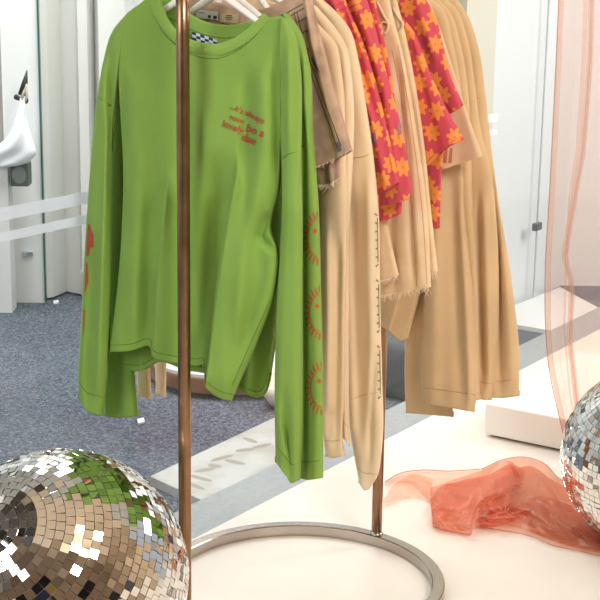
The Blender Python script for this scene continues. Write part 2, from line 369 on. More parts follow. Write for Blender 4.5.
for i, (x, z, w_, h_, c) in enumerate(((.3, 1.5, .35, .3, (190, 40, 36)), (1.5, 2.5, .5, .2, (212, 176, 96)), (2.6, 1.6, .35, .45, (200, 44, 40)), (3.3, 1.0, .3, .4, (222, 190, 110)), (3.4, 2.0, .4, .3, (232, 228, 220)), (-.6, .8, .3, .4, (60, 70, 110)), (-.4, 2.1, .3, .3, (222, 190, 110)))):
    v, f = obox((x, -3.3, z), (w_, 0, 0), (0, .03, 0), (0, 0, h_)); struct(mesh('trim_%d' % (i+20), v, f, mat('wall_board_%d' % i, c, .6), smooth=False))  # unseen coloured boards, added only for the mirror balls to reflect
# brick-tan street side behind the camera, and the dark ceiling over the display: what the mirror balls see
front_m = mat('tan_render', (240, 214, 182), .8, bump=.2, bscale=40, rgb2=(220, 186, 150), mscale=3)
struct(wallbox('wall_front', (-4.4, -3.4), (4.4, -3.4), CARP, 3, .1, front_m))
dark_m = mat('dark_door', (38, 28, 24), .5)
struct(wallbox('door_1', (-2.2, -3.3), (-1.1, -3.3), CARP, 2.1, .06, dark_m)); struct(wallbox('door_2', (.9, -3.3), (2.1, -3.3), CARP, 2.1, .06, dark_m))
ceil_m = mat('ceiling_white', (226, 222, 214), .9); 
v, f = obox((0, 5.8, 3.05), (4.5, 0, 0), (0, 2.6, 0), (0, 0, .04)); struct(mesh('ceiling', v, f, ceil_m, smooth=False))
cb = mat('dark_beam', (40, 28, 22), .6)
for i, y in enumerate(()):
    pass
v, f = obox((0, -.1, 3.05), (4.5, 0, 0), (0, 3.3, 0), (0, 0, .04)); struct(mesh('ceiling_display', v, f, mat('tan_ceiling', (242, 218, 188), .8), smooth=False))
v, f = obox((-2.7, 2.0, 2.97), (1.3, 0, 0), (0, 1.4, 0), (0, 0, .03)); struct(mesh('ceiling_recess', v, f, cb, smooth=False))
# ================================================================== CLOTHES RACK
rk = thing('clothes_rack', 'freestanding bronze steel clothes rack with oval ring base, holding all the garments', 'clothes rack', (FOOT.x, FOOT.y, 0))
RC = .307; c1 = REAR-RH*RC; c2 = FOOT+RH*RC
pts = []
for k in range(49): t = -math.pi/2+math.pi*k/48; pts.append(c1+RH*math.cos(t)*RC + HH*(-math.sin(t))*RC)
for k in range(49): t = math.pi/2+math.pi*k/48; pts.append(c2+RH*math.cos(t)*RC + HH*(-math.sin(t))*RC)
V = []; Fc = []; N = len(pts); cm = (c1+c2)/2
for i, p in enumerate(pts):
    tg = (pts[(i+1) % N]-pts[(i-1) % N]); tg.z = 0; tg.normalize(); nr = Vector((tg.y, -tg.x, 0))
    if nr.dot(p-cm) < 0: nr = -nr
    a = .014; b = .0135; ch = .0022
    for (u, z) in ((-a, ch), (-a+ch, 0), (a-ch, 0), (a, ch), (a, 2*b-ch), (a-ch, 2*b), (-a+ch, 2*b), (-a, 2*b-ch)):
        V.append((p.x+nr.x*u, p.y+nr.y*u, z+.0005))
for i in range(N):
    j = (i+1) % N
    for k in range(8): Fc.append((i*8+k, j*8+k, j*8+(k+1) % 8, i*8+(k+1) % 8))
ring = mesh('base_ring', V, Fc, STEEL, rk, False); ring['label'] = 'brushed steel flat ring base'
bmr = mat('x', (1, 1, 1)) if False else None
ZR = 1.42; PR = .0125
for P in (FOOT, REAR):
    z0 = .0275; s = 1 if P is FOOT else -1; pl = [Vector((P.x, P.y, z)) for z in np.linspace(z0, ZR-.06, 12)]
    v, f = tube(pl, PR, 20); pole = mesh('pole', v, f, BRONZE, rk)
    v, f = tube([Vector((P.x, P.y, z0)), Vector((P.x, P.y, z0+.003)), Vector((P.x, P.y, z0+.006))], [PR+.003, PR+.003, PR+.0005], 20); mesh('weld_collar', v, f, STEEL, pole)
q = []
for k in range(9): a = math.pi/2*k/8; q.append(Vector((FOOT.x, FOOT.y, ZR-.06))+RH*(.06*(1-math.cos(a)))+Vector((0, 0, .06*math.sin(a))))
q2 = []
for k in range(9): a = math.pi/2*k/8; q2.append(Vector((REAR.x, REAR.y, ZR-.06))-RH*(.06*(1-math.cos(a)))+Vector((0, 0, .06*math.sin(a))))
v, f = tube(q+q2[::-1], PR, 18); mesh('top_rail', v, f, BRONZE, rk)
# ================================================================== GARMENTS
def garment(name, label, cat, t, group=None): return thing(name, label, cat, rail(t, ZR), group)
HANG = []
# ---- G1 green sweatshirt, front
t1 = .065
g1 = garment('sweatshirt', 'bright green sweatshirt at the front of the rack with a small chest slogan', 'sweatshirt', t1)
cols = [[(127, 13), (119, 60), (120, 110), (123, 165), (122, 225), (117, 290), (109, 352)],
        [(138, 5), (135, 100), (139, 230), (130, 351)],
        [(149, -1), (150, 120), (155, 240), (149, 346)],
        [(153, 12), (156, 120), (160, 240), (152.5, 357)],
        [(162, 29), (166, 130), (170, 240), (163, 361)],
        [(178, 45), (181, 200), (180, 364)],
        [(198, 54), (199, 200), (196, 366)],
        [(216, 56), (213, 200), (203.5, 367)],
        [(222, 55.5), (218, 200), (205, 385)],
        [(238, 48), (233, 200), (210, 392)],
        [(254, 34), (254, 130), (247, 260), (219, 398)],
        [(268, 18), (270, 100), (268, 180), (257, 270), (225, 400)],
        [(281, 17), (280, 60), (280.5, 120), (279, 190), (271, 232), (277, 246), (275, 292), (257, 342), (231, 401)]]
fo = [('R', [(166, 185), (160, 240), (155, 300), (151, 362)], 16, .016), ('r', [(152, 200), (146, 350)], 10, -.007),
      ('R', [(236, 172), (228, 210), (216, 290), (203.5, 395)], 22, .022), ('r', [(218, 165), (208, 280), (196, 370)], 15, -.011), ('r', [(140, 150), (138, 340)], 8, .004),
      ('r', [(135, 80), (134, 330)], 9, .005), ('r', [(121, 70), (124, 240)], 5, -.006),
      ('r', [(262, 70), (262, 150), (255, 220)], 9, .006), ('r', [(248, 80), (243, 200)], 7, -.005),
      ('r', [(186, 90), (180, 350)], 10, -.004), ('r', [(205, 110), (196, 340)], 9, .005), ('r', [(276, 60), (276, 225)], 5, -.006),
      ('r', [(268, 215), (262, 236), (272, 250)], 5, -.008, 6), ('r', [(252, 200), (236, 330)], 9, .006), ('r', [(262, 270), (240, 360)], 6, -.004), ('r', [(112, 340), (112, 356)], 60, .0)]
b1 = panel('body', cols, t1, GREEN, g1, th=.02, folds=fo, we=14, topr=0, inner={'l': .3, 'r': .28}, noise=.0016, dens=1.2)
hemline('hem_stitch', b1, 7, GSEAM, .0006)
seam('side_seam', b1, [(270, 300), (252, 340), (232, 385)], GSEAM, .0006)
# neckband: raised rib between neck seam and opening
def band(name, outer, inner, tt, m, parent, th=.003, n=60):
    a = resample(outer, n); b = resample(inner, n); V = []; Fc = []; M = 9
    for i in range(n):
        for j in range(M):
            k = j/(M-1); x, y = a[i]*(1-k)+b[i]*k; p = W(x, y, tt); bul = math.sin(math.pi*min(1, k*1.0))
            V.append(p-RH*(th*bul))
        V.append(W(*b[i], tt)+RH*.004)
    M += 1
    for i in range(n-1):
        for j in range(M-1): Fc.append((i*M+j, i*M+j+1, (i+1)*M+j+1, (i+1)*M+j))
    o = mesh(name, V, Fc, m, parent); BV[o.name] = BVHTree.FromPolygons([Vector(v) for v in V], Fc); return o
nk_o = [(147, -6), (151, 8), (160, 27), (178, 45), (198, 54), (216, 56), (236, 49), (252, 38), (262, 28), (270, 18)]
nk_i = [(158, -6), (162, 6), (170, 24), (185, 37), (203, 43), (218, 43.5), (234, 38), (247, 29), (257, 20), (266, 13)]
nb = band('neckband', nk_o, nk_i, t1-.021, GREENRIB, g1); seam('neck_seam', b1, [(154, 15), (164, 33), (179, 47), (198, 56.5), (216, 58.5), (237, 51), (254, 37), (266, 23)], GSEAM, .0006)
bk = panel('back_neck', [[(158, -8), (160, 60)], [(176, 2), (176, 62)], [(190, 14), (190, 64)], [(203, 21), (203, 64)], [(218, 24.5), (218, 64)], [(236, 24), (236, 62)], [(256, 18), (256, 55)], [(264, 13), (264, 45)]], t1+.02, GREENRIB, g1, th=.004, topr=3, noise=0, hem=False)
seam('back_neck_seam', bk, [(170, 18), (190, 29), (210, 36), (225, 38), (240, 36), (255, 30)], GSEAM, .0007)
navy = mat('navy_check', (34, 52, 110), .8); whl = mat('white_check', (215, 222, 225), .8); redl = mat('label_red', (140, 60, 50), .8)
def lp(i, j): return (192.5+i*4.2+j*.2, 31.5+i*1.35+j*2.8)
for colr, par, nm in ((navy, 0, 'label_navy_checks'), (whl, 1, 'label_white_checks')):
    decal(nm, bk, [[lp(i, j), lp(i+1, j), lp(i+1, j+1), lp(i, j+1)] for i in range(6) for j in range(3) if (i+j) % 2 == par], colr, .002)
decal('label_red_strip', bk, [[lp(1.4, 3), lp(4.6, 3), lp(4.6, 3.9), lp(1.4, 3.9)]], redl, .002)
# chest slogan, set word by word as on the cloth
def word(txt, x, y, size, ang, o, m, L):
    cu = bpy.data.curves.new('w', 'FONT'); cu.body = txt; cu.size = 1; cu.offset = .018; cu.resolution_u = 3
    ob = bpy.data.objects.new('w', cu); COL.objects.link(ob); dg = bpy.context.evaluated_depsgraph_get(); me = bpy.data.meshes.new_from_object(ob.evaluated_get(dg))
    ca, sa = math.cos(ang), math.sin(ang)
    for p in me.polygons:
        q = []
        for vi in p.vertices:
            c = me.vertices[vi].co; q.append((x+size*(c.x*ca+c.y*sa*1.0), y+size*(c.x*sa-c.y*ca)))
        L.append(q)
    bpy.data.objects.remove(ob); bpy.data.curves.remove(cu); bpy.data.meshes.remove(me)
Lw = []
for a in (("...it's", 229.5, 107.5, 8.0, .50), ("always", 244.5, 114.5, 8.2, .47), ("going", 229, 118.5, 7.2, .38), ("be a", 245.3, 131, 11.5, .33), ("lovely", 221.5, 125.5, 9.4, .38), ("dae", 240.5, 139.5, 11.0, .36)): word(*a, b1, RED, Lw)
sg = decal('slogan_print', b1, Lw, RED, .0014); sg and sg.__setitem__('label', 'brick red slogan reading it is always going be a lovely dae')
# sleeves
sl = panel('sleeve', [[(127, 13), (113, 30), (103, 62), (97, 98), (90, 170), (84, 260), (80, 340), (78, 378), (79, 399)],
                      [(127.5, 13), (118, 40), (108, 100), (100, 200), (94, 300), (88, 385), (88, 412)],
                      [(128, 13), (119, 60), (113, 120), (111, 200), (110, 300), (108, 360), (104, 400), (101, 416)]], t1, GREEN, g1, th=.02, we=12, topr=0, inner={'r': .25},
           folds=[('r', [(108, 120), (103, 240), (98, 380)], 4, .006), ('r', [(110, 60), (112, 200)], 4, -.008), ('r', [(92, 250), (87, 400)], 4, -.004)], noise=.0012, dens=1.1)
seam('shoulder_seam', sl, [(98, 97), (104, 101), (111, 106)], GSEAM, .0008); hemline('cuff_seam', sl, 19, GSEAM, .0007)
[decal('red_sleeve_print', sl, [q_], RED) for q_ in [[(88.5, 224), (90.5, 225), (90.5, 233), (93.5, 234), (93.5, 247), (90, 248), (89, 256), (86.6, 256), (87.5, 233)],
                               [(86, 262), (88, 264), (88.5, 282), (86, 290), (84.8, 294)], [(83.8, 310), (85.2, 310), (84.6, 324), (83, 340)]]]
sr = panel('sleeve', [[(281, 17), (280, 60), (280.5, 130), (282, 200), (277, 300), (274.5, 390), (275.5, 462)],
                      [(282, 17), (287, 60), (290, 150), (291, 250), (288, 380), (286, 476)],
                      [(282.5, 17), (291, 40), (296, 90), (297, 150), (298, 300), (297, 400), (292.5, 483)],
                      [(283, 17), (293, 34), (299, 70), (300, 120), (299, 152), (300.5, 220), (300, 300), (300.5, 420), (299, 480)]], t1-.005, GREEN, g1, th=.022, we=9, topr=0, inner={'l': .23},
           folds=[('r', [(288, 50), (288, 150)], 5, .004), ('r', [(282, 60), (281, 150)], 4, -.006), ('r', [(284, 400), (290, 478)], 4, -.006), ('L', [(282, 425), (290, 462)], 6, .006, 8)], noise=.001, dens=1.1)
seam('shoulder_seam', sr, [(281.5, 160), (288, 154.5), (298, 151.5)], GSEAM, .0008); hemline('cuff_seam', sr, 18, GSEAM, .0007)
# ---- G2 green sweatshirt, second
t2 = .12
g2 = garment('sweatshirt', 'green sweatshirt behind the front one, orange suns printed down its sleeve', 'sweatshirt', t2)
b2 = panel('body', [[(130, 12), (126, 100), (126, 250), (118, 362), (119, 369)], [(150, 8), (150, 200), (140, 371)], [(170, 42), (165, 200), (160, 362)], [(190, 55), (185, 200), (185, 370)], [(216, 62), (213, 200), (206, 374)],
                    [(250, 42), (240, 200), (232, 386)], [(268, 22), (268, 200), (260, 397)], [(281, 14), (283, 100), (281, 300), (270, 370)]], t2, GREEN, g2, th=.016, topr=0, inner={'r': .3},
           folds=[('R', [(136, 340), (140, 372)], 12, .012, 8), ('R', [(158, 345), (163, 372)], 10, .014, 8), ('r', [(250, 340), (246, 395)], 6, .008), ('L', [(240, 340), (232, 390)], 8, .006)])
hemline('hem_stitch', b2, 6, GSEAM, .0006)
panel('sleeve', [[(112, 60), (109, 200), (107, 360), (103, 416)], [(118, 60), (116, 200), (119, 360), (120, 418)], [(124, 60), (125, 200), (133, 360), (138, 416)]], t2, GREEN, g2, th=.016, we=8,
      folds=[('r', [(118, 300), (117, 410)], 5, -.004)])
s2 = panel('sleeve', [[(283, 13), (290, 80), (292, 200), (293, 330), (299, 478)], [(284, 13), (298, 60), (303, 150), (306, 300), (308, 480)],
                      [(285, 13), (299, 31), (307, 58), (312, 135), (317, 200), (320, 300), (322, 400), (322, 478)]], t2-.012, GREEN, g2, th=.02, we=9, topr=3, inner={'l': .12},
           folds=[('r', [(303, 120), (304, 470)], 3, -.006), ('r', [(304, 50), (306, 140)], 3, .003)], noise=.0008, dens=1.1)
seam('shoulder_seam', s2, [(301, 147), (307, 144), (313, 143)], GSEAM, .0008); hemline('cuff_seam', s2, 18, GSEAM, .0007)
for cx, cy, rx in ((319, 238, 12), (321, 313, 12), (323, 388, 13)):
    P = []
    for k in range(15):
        a = math.pi*(.46+1.08*k/14); ca, sa = math.cos(a), math.sin(a)
        x, y = cx+rx*ca, cy-sa*20; P.append(stroke((x, y), (x+ca*4.6, y-sa*7.5), 1.9, 1.0))
    P = [q for q in P if all(302 < x < cx+2.5 for x, y in q)]
    P.append([(cx-4+2.0*math.cos(a), cy-7+2.4*math.sin(a)) for a in np.linspace(0, 6.28, 9)[:-1]])
    cv = [(cx+(rx-1)*math.cos(a), cy-19*math.sin(a)) for a in np.linspace(math.pi*.5, math.pi*1.5, 16)]
    P += [stroke(cv[k], cv[k+1], .9) for k in range(15)]
    decal('sun_print', s2, P, SUN, .001)
# ---- G3 taupe denim shorts
t3 = .17
g3 = garment('denim_shorts', 'taupe denim shorts with ragged hems hanging between the green and beige sweatshirts', 'shorts', t3)
d1 = panel('front', [[(172, -16), (172, 80), (178, 150)], [(215, 2), (222, 80), (230, 160)], [(262, 9), (272, 80), (285, 166)], [(284, 0), (297, 80), (315, 168)], [(302, -9), (316, 70), (338, 158)], [(310, -8), (318, 26), (328, 66), (340, 108), (352, 150)]], t3, DENIM, g3, th=.014, we=8, topr=2,
           folds=[('R', [(303, -5), (309, 40), (336, 150)], 10, .006), ('r', [(311, -5), (318, 40)], 3, -.008), ('r', [(292, 60), (306, 150)], 8, .005), ('r', [(280, 30), (292, 140)], 6, -.004)], noise=.001, hem=False)
for a in ([(262, 16), (280, 23), (292, 15), (304, 8)], [(258, 13), (276, 19), (290, 11), (303, 4)], [(294, 12), (302, 45), (316, 88), (338, 148)], [(297, 12), (305, 44), (319, 86), (341, 146)], [(298, 22), (307, 17)], [(300, 34), (311, 29)]): seam('denim_stitch', d1, a, DSEAM, .0008)
seam('waistband_seam', d1, [(190, 8), (225, 24), (262, 24), (276, 26)], DSEAM, .0007)
pr = mat('orange_red_tag', (222, 84, 40), .6); decal('orange_tab', d1, [[(303.5, 48), (308.5, 47.5), (309.5, 53), (305, 55)]], pr, .002); seam('pocket_stitch', d1, [(299, 52), (304, 50), (309, 49)], DSEAM, .0007)
[decal('blue_wear', d1, [q_], DBLUE, .0008) for q_ in [[(311, 58), (312.5, 57), (320, 72), (319, 74)], [(335, 143), (338, 141), (342, 150), (339, 152)]]]
d2 = panel('back_leg', [[(296, 90), (306, 150), (318, 186)], [(310, 90), (322, 150), (328, 186)], [(328, 90), (338, 150), (341, 178)]], t3+.02, DENIM, g3, th=.007, we=6, hem=False, folds=[('r', [(328, 150), (331, 184)], 3, .006)], noise=.002)
fray('frayed_hem', d1, [(285, 166), (315, 168), (338, 158), (351, 150)], FRAY, 90, 1, 4); fray('frayed_hem', d2, [(318, 186), (328, 186), (340, 178)], FRAY, 60, 1, 5)
lab_w = mat('paper_label', (214, 212, 206), .6); lab_t = mat('kraft_label', (196, 170, 136), .6); ink = mat('label_ink', (48, 46, 60), .7)
decal('size_label', d1, [[(197, 9.5), (219, 11.5), (219, 20), (197, 18)]], lab_w, .003); decal('label_print', d1, [[(214.5, 15.5), (218, 15.8), (218, 19), (214.5, 18.7)], [(209.5, 15), (212, 15.2), (212, 18), (209.5, 17.8)], [(199, 12), (206, 12.6), (206, 13.2), (199, 12.6)]], ink, .004)
decal('care_label', d1, [[(222, 13.2), (240, 14), (240, 23), (221, 22)]], lab_t, .003); decal('care_label_print', d1, [[(227.5, 15), (233, 15.2), (233, 16), (227.5, 15.8)], [(226.5, 17), (234, 17.3), (234, 18.1), (226.5, 17.8)], [(227.5, 19), (233, 19.3), (233, 20), (227.5, 19.7)]], ink, .004)
# ---- beige sweatshirts A, B, C
def sweat(tt, m, label, body, sleeve, ls=None, foldS=(), seamS=(), cuff=None, group=None, sm=None, th=.016, we=10, foldB=()):
    g = garment('sweatshirt', label, 'sweatshirt', tt, group)
    b = panel('body', body, tt+.004, m, g, th=.007, noise=.0008, folds=foldB)
    s = panel('sleeve', sleeve, tt-.004, m, g, th=th, we=we, folds=foldS, topr=4)
    if ls: 
        l = panel('sleeve', ls, tt, m, g, th=.012, we=6)
    for a in seamS: seam('shoulder_seam', s, a, sm or BSEAM, .0007)
    hemline('cuff_seam', s, 17, sm or BSEAM, .0006)
    return g, s, b
gA, sA, _ = sweat(.215, PEACH, 'peach beige sweatshirt right behind the taupe denim shorts', [[(215, 0), (205, 200), (200, 335)], [(260, -2), (262, 200), (262, 340)], [(318, 24), (324, 120), (328, 200), (330, 330)]],
   [[(300, 10), (308, 60), (318, 160), (320, 300), (321, 420), (326, 457)], [(303, 11), (322, 60), (332, 160), (333, 300), (334, 458)], [(306, 12), (321, 27), (335, 42), (342, 75), (345, 140), (347, 220), (345, 320), (344, 400), (342, 438), (344, 456)]],
   ls=[[(134, 160), (134, 330), (138, 396)], [(148, 160), (148, 330), (151, 399)]], foldS=[('r', [(326, 230), (327, 450)], 5, .006), ('r', [(338, 250), (336, 440)], 4, -.006), ('r', [(330, 410), (328, 440)], 4, -.007, 8)])
gB, sB, _ = sweat(.245, BEIGE, 'cream sweatshirt squeezed between peach and pale beige ones, only shoulder and sliver showing', [[(230, 0), (220, 200), (215, 330)], [(280, -2), (280, 330)], [(322, 20), (328, 120), (335, 325)]],
   [[(308, 5), (325, 60), (330, 200), (338, 436)], [(312, 6), (338, 60), (345, 200), (345, 440)], [(316, 7), (334, 26), (346, 45), (352, 80), (354, 130), (352, 175), (347, 260), (347, 400), (349, 446)]], foldS=[('r', [(344, 50), (347, 90)], 4, .004)])
gC, sC, _ = sweat(.28, BEIGE, 'pale beige sweatshirt with olive print down the sleeve edge, beside floral shorts', [[(240, 0), (235, 200), (230, 330)], [(290, -2), (290, 330)], [(330, 12), (336, 120), (340, 325)]],
   [[(312, -2), (330, 50), (340, 150), (343, 250), (343, 340), (350, 430), (359, 483)], [(316, -2), (345, 60), (358, 200), (362, 340), (366, 440), (364, 490)], [(320, -2), (336, 12), (350, 30), (358, 60), (365, 102), (373, 155), (378, 205), (380, 300), (382, 380), (383, 430), (381, 455), (377, 477), (369, 489)]],
   ls=[[(155, 160), (154, 330), (156, 394)], [(168, 160), (167, 330), (165, 397)]], foldS=[('r', [(368, 180), (372, 420)], 5, .005), ('r', [(352, 200), (360, 440)], 6, -.005), ('r', [(374, 360), (370, 450)], 3, -.005)], seamS=[[(352, 158), (362, 157), (372, 153)]], cuff=[(358, 474), (365, 478), (378, 465)])
seam('fold_crease', sC, [(345, 402), (360, 396), (380, 392)], BSEAM, .0004)
for cy in (240, 306, 372):
    Lp = []
    for k in range(7):
        y = cy-24+48*k/6; x = 378.6+(y-300)*.018; Lp.append(stroke((x-2.2, y+(k-3)*.8), (x+.3, y), 1.9, .8))
    decal('olive_print', sC, Lp+[stroke((378.6+(cy-22-300)*.018, cy-22), (378.6+(cy+22-300)*.018, cy+22), .7)], OLIVE, .001)
# ---- floral shorts
g6 = garment('floral_shorts', 'pink shorts with orange flowers and gathered waist, right of the pale beige sweatshirts', 'shorts', .32)
f1 = panel('leg', [[(296, -14), (330, 50), (350, 120), (374, 196)], [(318, -14), (345, 40), (366, 115), (384, 192)], [(340, -14), (350, 12), (362, 40), (375, 80), (388, 132), (399, 182)]], .315, FLW[0], g6, hem=False, th=.013, we=7, topr=2,
           folds=[('r', [(330, -10), (372, 120), (386, 190)], 5, .006), ('r', [(340, 0), (352, 40), (376, 120)], 3, -.004)])
f2 = panel('leg', [[(338, -14), (364, 60), (378, 130), (384, 206)], [(350, -14), (374, 60), (392, 130), (398, 203)], [(362, -14), (371, 12), (381, 52), (391, 90), (402, 130), (409, 170), (411, 190), (409, 198)]], .345, FLW[1], g6, hem=False, th=.011, we=6, topr=2,
           folds=[('r', [(352, -10), (384, 90), (398, 190)], 5, .006)])
fb = mat('pink_shirring', (206, 66, 86), .85, bump=.3, bscale=300)
for o_f, xs in ((f1, [(302, 318), (322, 344)]), (f2, [(346, 364)])):
    for x0, x1 in xs:
        for yy in (-6, -1, 4): seam('waist_gathering', o_f, [(x0+yy, yy+9+(x0-302)*.02), ((x0+x1)/2+yy, yy+7), (x1+yy-2, yy+4)], fb, .0009)
seam('side_seam', f1, [(344, 4), (358, 42), (372, 86), (386, 140), (394, 180)], fb, .0006)
purple = mat('purple_trim', (170, 110, 140), .7); decal('pocket_flap', f1, [[(372, 134), (375, 131), (377, 142), (373, 144)]], purple, .001); decal('pocket_flap', f2, [[(397, 124), (399.5, 121), (401.5, 134), (398, 136)]], purple, .001)
g7 = garment('floral_shorts', 'second pink floral shorts, lower hem peeking out below the first pair', 'shorts', .372)
panel('leg', [[(356, -14), (370, 80), (378, 160), (379, 222)], [(366, -14), (384, 80), (392, 160), (391, 218)], [(372, -14), (392, 80), (400, 150), (402, 200), (401, 213)]], .37, FLW[2], g7, hem=False, th=.009, we=5)
# ---- beige frayed denim shorts
g8 = garment('frayed_denim_shorts', 'pale beige denim shorts with frayed hem and tie waist, between the two floral groups', 'shorts', .405)
q1 = panel('leg', [[(352, -14), (364, 100), (374, 200), (379, 282)], [(360, -14), (374, 100), (382, 200), (390, 280)], [(368, -14), (380, 60), (386, 130), (388, 225), (399, 275)]], .395, BDENIM, g8, th=.009, we=6, hem=False)
q2 = panel('leg', [[(358, -14), (370, 100), (377, 200), (379, 297)], [(374, -14), (390, 100), (402, 200), (405, 293)], [(386, -14), (394, 20), (402, 50), (410, 90), (418, 140), (426, 200), (429, 240), (431, 287)]], .415, BDENIM, g8, th=.012, we=8, hem=False,
           folds=[('r', [(396, 60), (408, 150), (414, 280)], 4, -.004), ('r', [(404, 100), (420, 280)], 5, .004), ('r', [(390, 200), (394, 290)], 6, -.005)])
for a in ([(398, 45), (406, 90), (415, 150), (423, 220), (427, 284)], [(392, 50), (400, 90), (407, 150), (414, 230), (417, 286)]): seam('stitched_seam', q2, a, BSEAM, .0006)
fray('frayed_hem', q1, [(379, 282), (390, 280), (399, 275)], FRAY, 40, 1, 6); fray('frayed_hem', q2, [(379, 297), (395, 295), (405, 293), (431, 287)], FRAY, 80, 1, 7)
v, f = tube([hit(q2, *p, .004) or W(*p, .4) for p in resample([(378, 2), (384, 14), (389, 27), (386, 33), (381, 30), (384, 22), (391, 24)], 24)], .003, 8); mesh('waist_tie', v, f, BDENIM, g8)
g9 = garment('frayed_denim_shorts', 'second beige frayed denim shorts, hem corner showing just right of the first pair', 'shorts', .445)
q3 = panel('leg', [[(372, -14), (390, 100), (398, 200), (405, 278)], [(385, -14), (402, 80), (414, 200), (420, 276)], [(393, -14), (402, 20), (410, 55), (418, 100), (425, 150), (431, 210), (438, 271)]], .44, BDENIM, g9, th=.009, we=6, hem=False)
fray('frayed_hem', q3, [(405, 278), (420, 276), (437, 271)], FRAY, 50, 2, 9); seam('stitched_seam', q3, [(415, 100), (422, 150), (428, 210), (433, 270)], TSEAM, .0006)
v, f = tube([W(*p, .43) for p in resample([(393, 8), (399, 18), (403, 24), (399, 32), (394, 38), (392, 44)], 20)], .0028, 8); mesh('waist_tie', v, f, BDENIM, g9)
# clip with teeth of the skirt hanger seen beside the tie
# ---- floral tops
g10 = garment('floral_shirt', 'front floral shirt in pink and orange, pointed hem corner over the beige short sleeve', 'shirt', .478)
h1 = panel('front', [[(380, -10), (398, 60), (412, 120), (424, 168)], [(396, 10), (408, 50), (426, 110), (434, 160)], [(399, 14), (418, 50), (432, 90), (446, 148)], [(400, 14), (414, 32), (428, 68), (446, 107), (464, 139)]], .465, FLW[3], g10, hem=False, th=.011, we=6, topr=3,
           folds=[('r', [(404, 60), (414, 140)], 6, .005), ('R', [(412, 40), (426, 90), (440, 140)], 16, .004)])
seam('shirt_hem_seam', h1, [(425, 164), (443, 147), (462, 136)], fb, .0006)
panel('back', [[(414, 110), (426, 160), (429, 191)], [(428, 110), (436, 150), (435, 187)], [(438, 110), (443, 150), (441, 181)]], .492, FLW[2], g10, hem=False, th=.006, we=5)
g11 = garment('floral_shirt', 'rear floral shirt in pink and orange, its shoulder showing behind the front floral shirt', 'shirt', .52)
panel('front', [[(386, -12), (410, 40), (428, 90), (449, 114)], [(400, -12), (424, 40), (440, 80), (457, 109)], [(406, -12), (424, -2), (436, 18), (443, 45), (449, 72), (463, 104)]], .51, FLW[4], g11, hem=False, th=.01, we=6, topr=4,
      folds=[('r', [(416, 0), (436, 60)], 5, .005)])
panel('back', [[(420, 100), (429, 160), (430, 226)], [(428, 100), (435, 160), (435, 229)], [(440, 100), (441, 160), (440, 228)]], .53, FLW[0], g11, hem=False, th=.006, we=4)
g12 = garment('tan_tshirt', 'plain beige short sleeve top behind the floral shirts, with a flat square sleeve hem', 'top', .558)
k12 = panel('sleeve', [[(405, -12), (420, 60), (432, 120), (436, 171)], [(416, -12), (436, 50), (448, 110), (456, 165)], [(424, -12), (440, 28), (453, 68), (467, 112), (483, 156)]], .55, PEACH, g12, hem=False, th=.008, we=6)
reddish = mat('rust_smear', (196, 128, 92), .85)  # reddish-brown strips near the sleeve hem
for x_ in (441.5, 446.5, 451.5): decal('rust_stripe', k12, [stroke((x_, 148), (x_-1.5, 163), 2.6, 3.4)], reddish, .001)
seam('sleeve_hem_seam', k12, [(438, 165), (458, 159), (480, 150)], TSEAM, .0005)
panel('body', [[(345, 0), (362, 150), (378, 240)], [(385, 0), (395, 240)], [(420, 0), (425, 150), (428, 245)]], .56, PEACH, g12, th=.007)
# ---- rear tan sweatshirts
sweat(.596, TAN, 'tan sweatshirt with wide straight sleeve, first of the tan ones behind the floral shirts', [[(345, 0), (360, 150), (374, 250), (381, 326)], [(368, 0), (380, 150), (388, 250), (389, 332)], [(385, 0), (398, 150), (402, 250), (398, 340)], [(420, 0), (432, 150), (428, 260), (408, 338)]],
      [[(410, -4), (424, 100), (428, 220), (424, 300), (421, 386), (425, 404)], [(420, -4), (440, 100), (448, 250), (450, 408)], [(428, -3), (442, 8), (453, 42), (461, 90), (463, 150), (464, 205), (470, 262), (476, 330), (478, 390), (474, 412)]],
      foldS=[('r', [(436, 180), (434, 400)], 8, .006), ('r', [(452, 170), (462, 400)], 7, -.004), ('r', [(460, 210), (470, 400)], 4, .005)], cuff=[(422, 387), (440, 392), (460, 393), (477, 392)], sm=BSEAM,
      foldB=[('L', [(402, 290), (389, 334)], 10, .008)])
sweat(.62, TAN, 'second tan sweatshirt of the rear group, hem hanging left of the wide sleeve', [[(355, 0), (380, 150), (404, 300), (405, 396), (406, 413)], [(400, 0), (415, 150), (425, 300), (430, 415)], [(436, 0), (442, 150), (450, 300), (453, 417)]],
      [[(418, -6), (436, 100), (442, 300), (450, 398)], [(426, -6), (450, 60), (460, 300), (462, 400)], [(432, -5), (449, 10), (461, 45), (468, 90), (471, 150), (473, 205), (477, 262), (479, 330), (480, 400)]],
      foldB=[('r', [(425, 300), (428, 410)], 8, .006)])
sweat(.644, TAN, 'tan sweatshirt third of the rear group, a pale seam running down its narrow sleeve', [[(365, 0), (385, 150), (395, 285)], [(410, 0), (420, 288)], [(440, 0), (445, 290)]],
      [[(426, -8), (450, 100), (465, 300), (474, 396)], [(432, -8), (462, 60), (476, 200), (485, 300), (484, 400)], [(438, -7), (456, 8), (468, 40), (475, 85), (481, 130), (491, 170), (496, 215), (499, 290), (498, 335), (494, 383), (491, 400)]],
      foldS=[('r', [(484, 200), (490, 380)], 4, .005), ('r', [(478, 200), (482, 380)], 3, -.005)], seamS=[[(474, 110), (478, 109.5), (482, 108)]], cuff=[(478, 383), (486, 386), (493, 385)], sm=BSEAM)
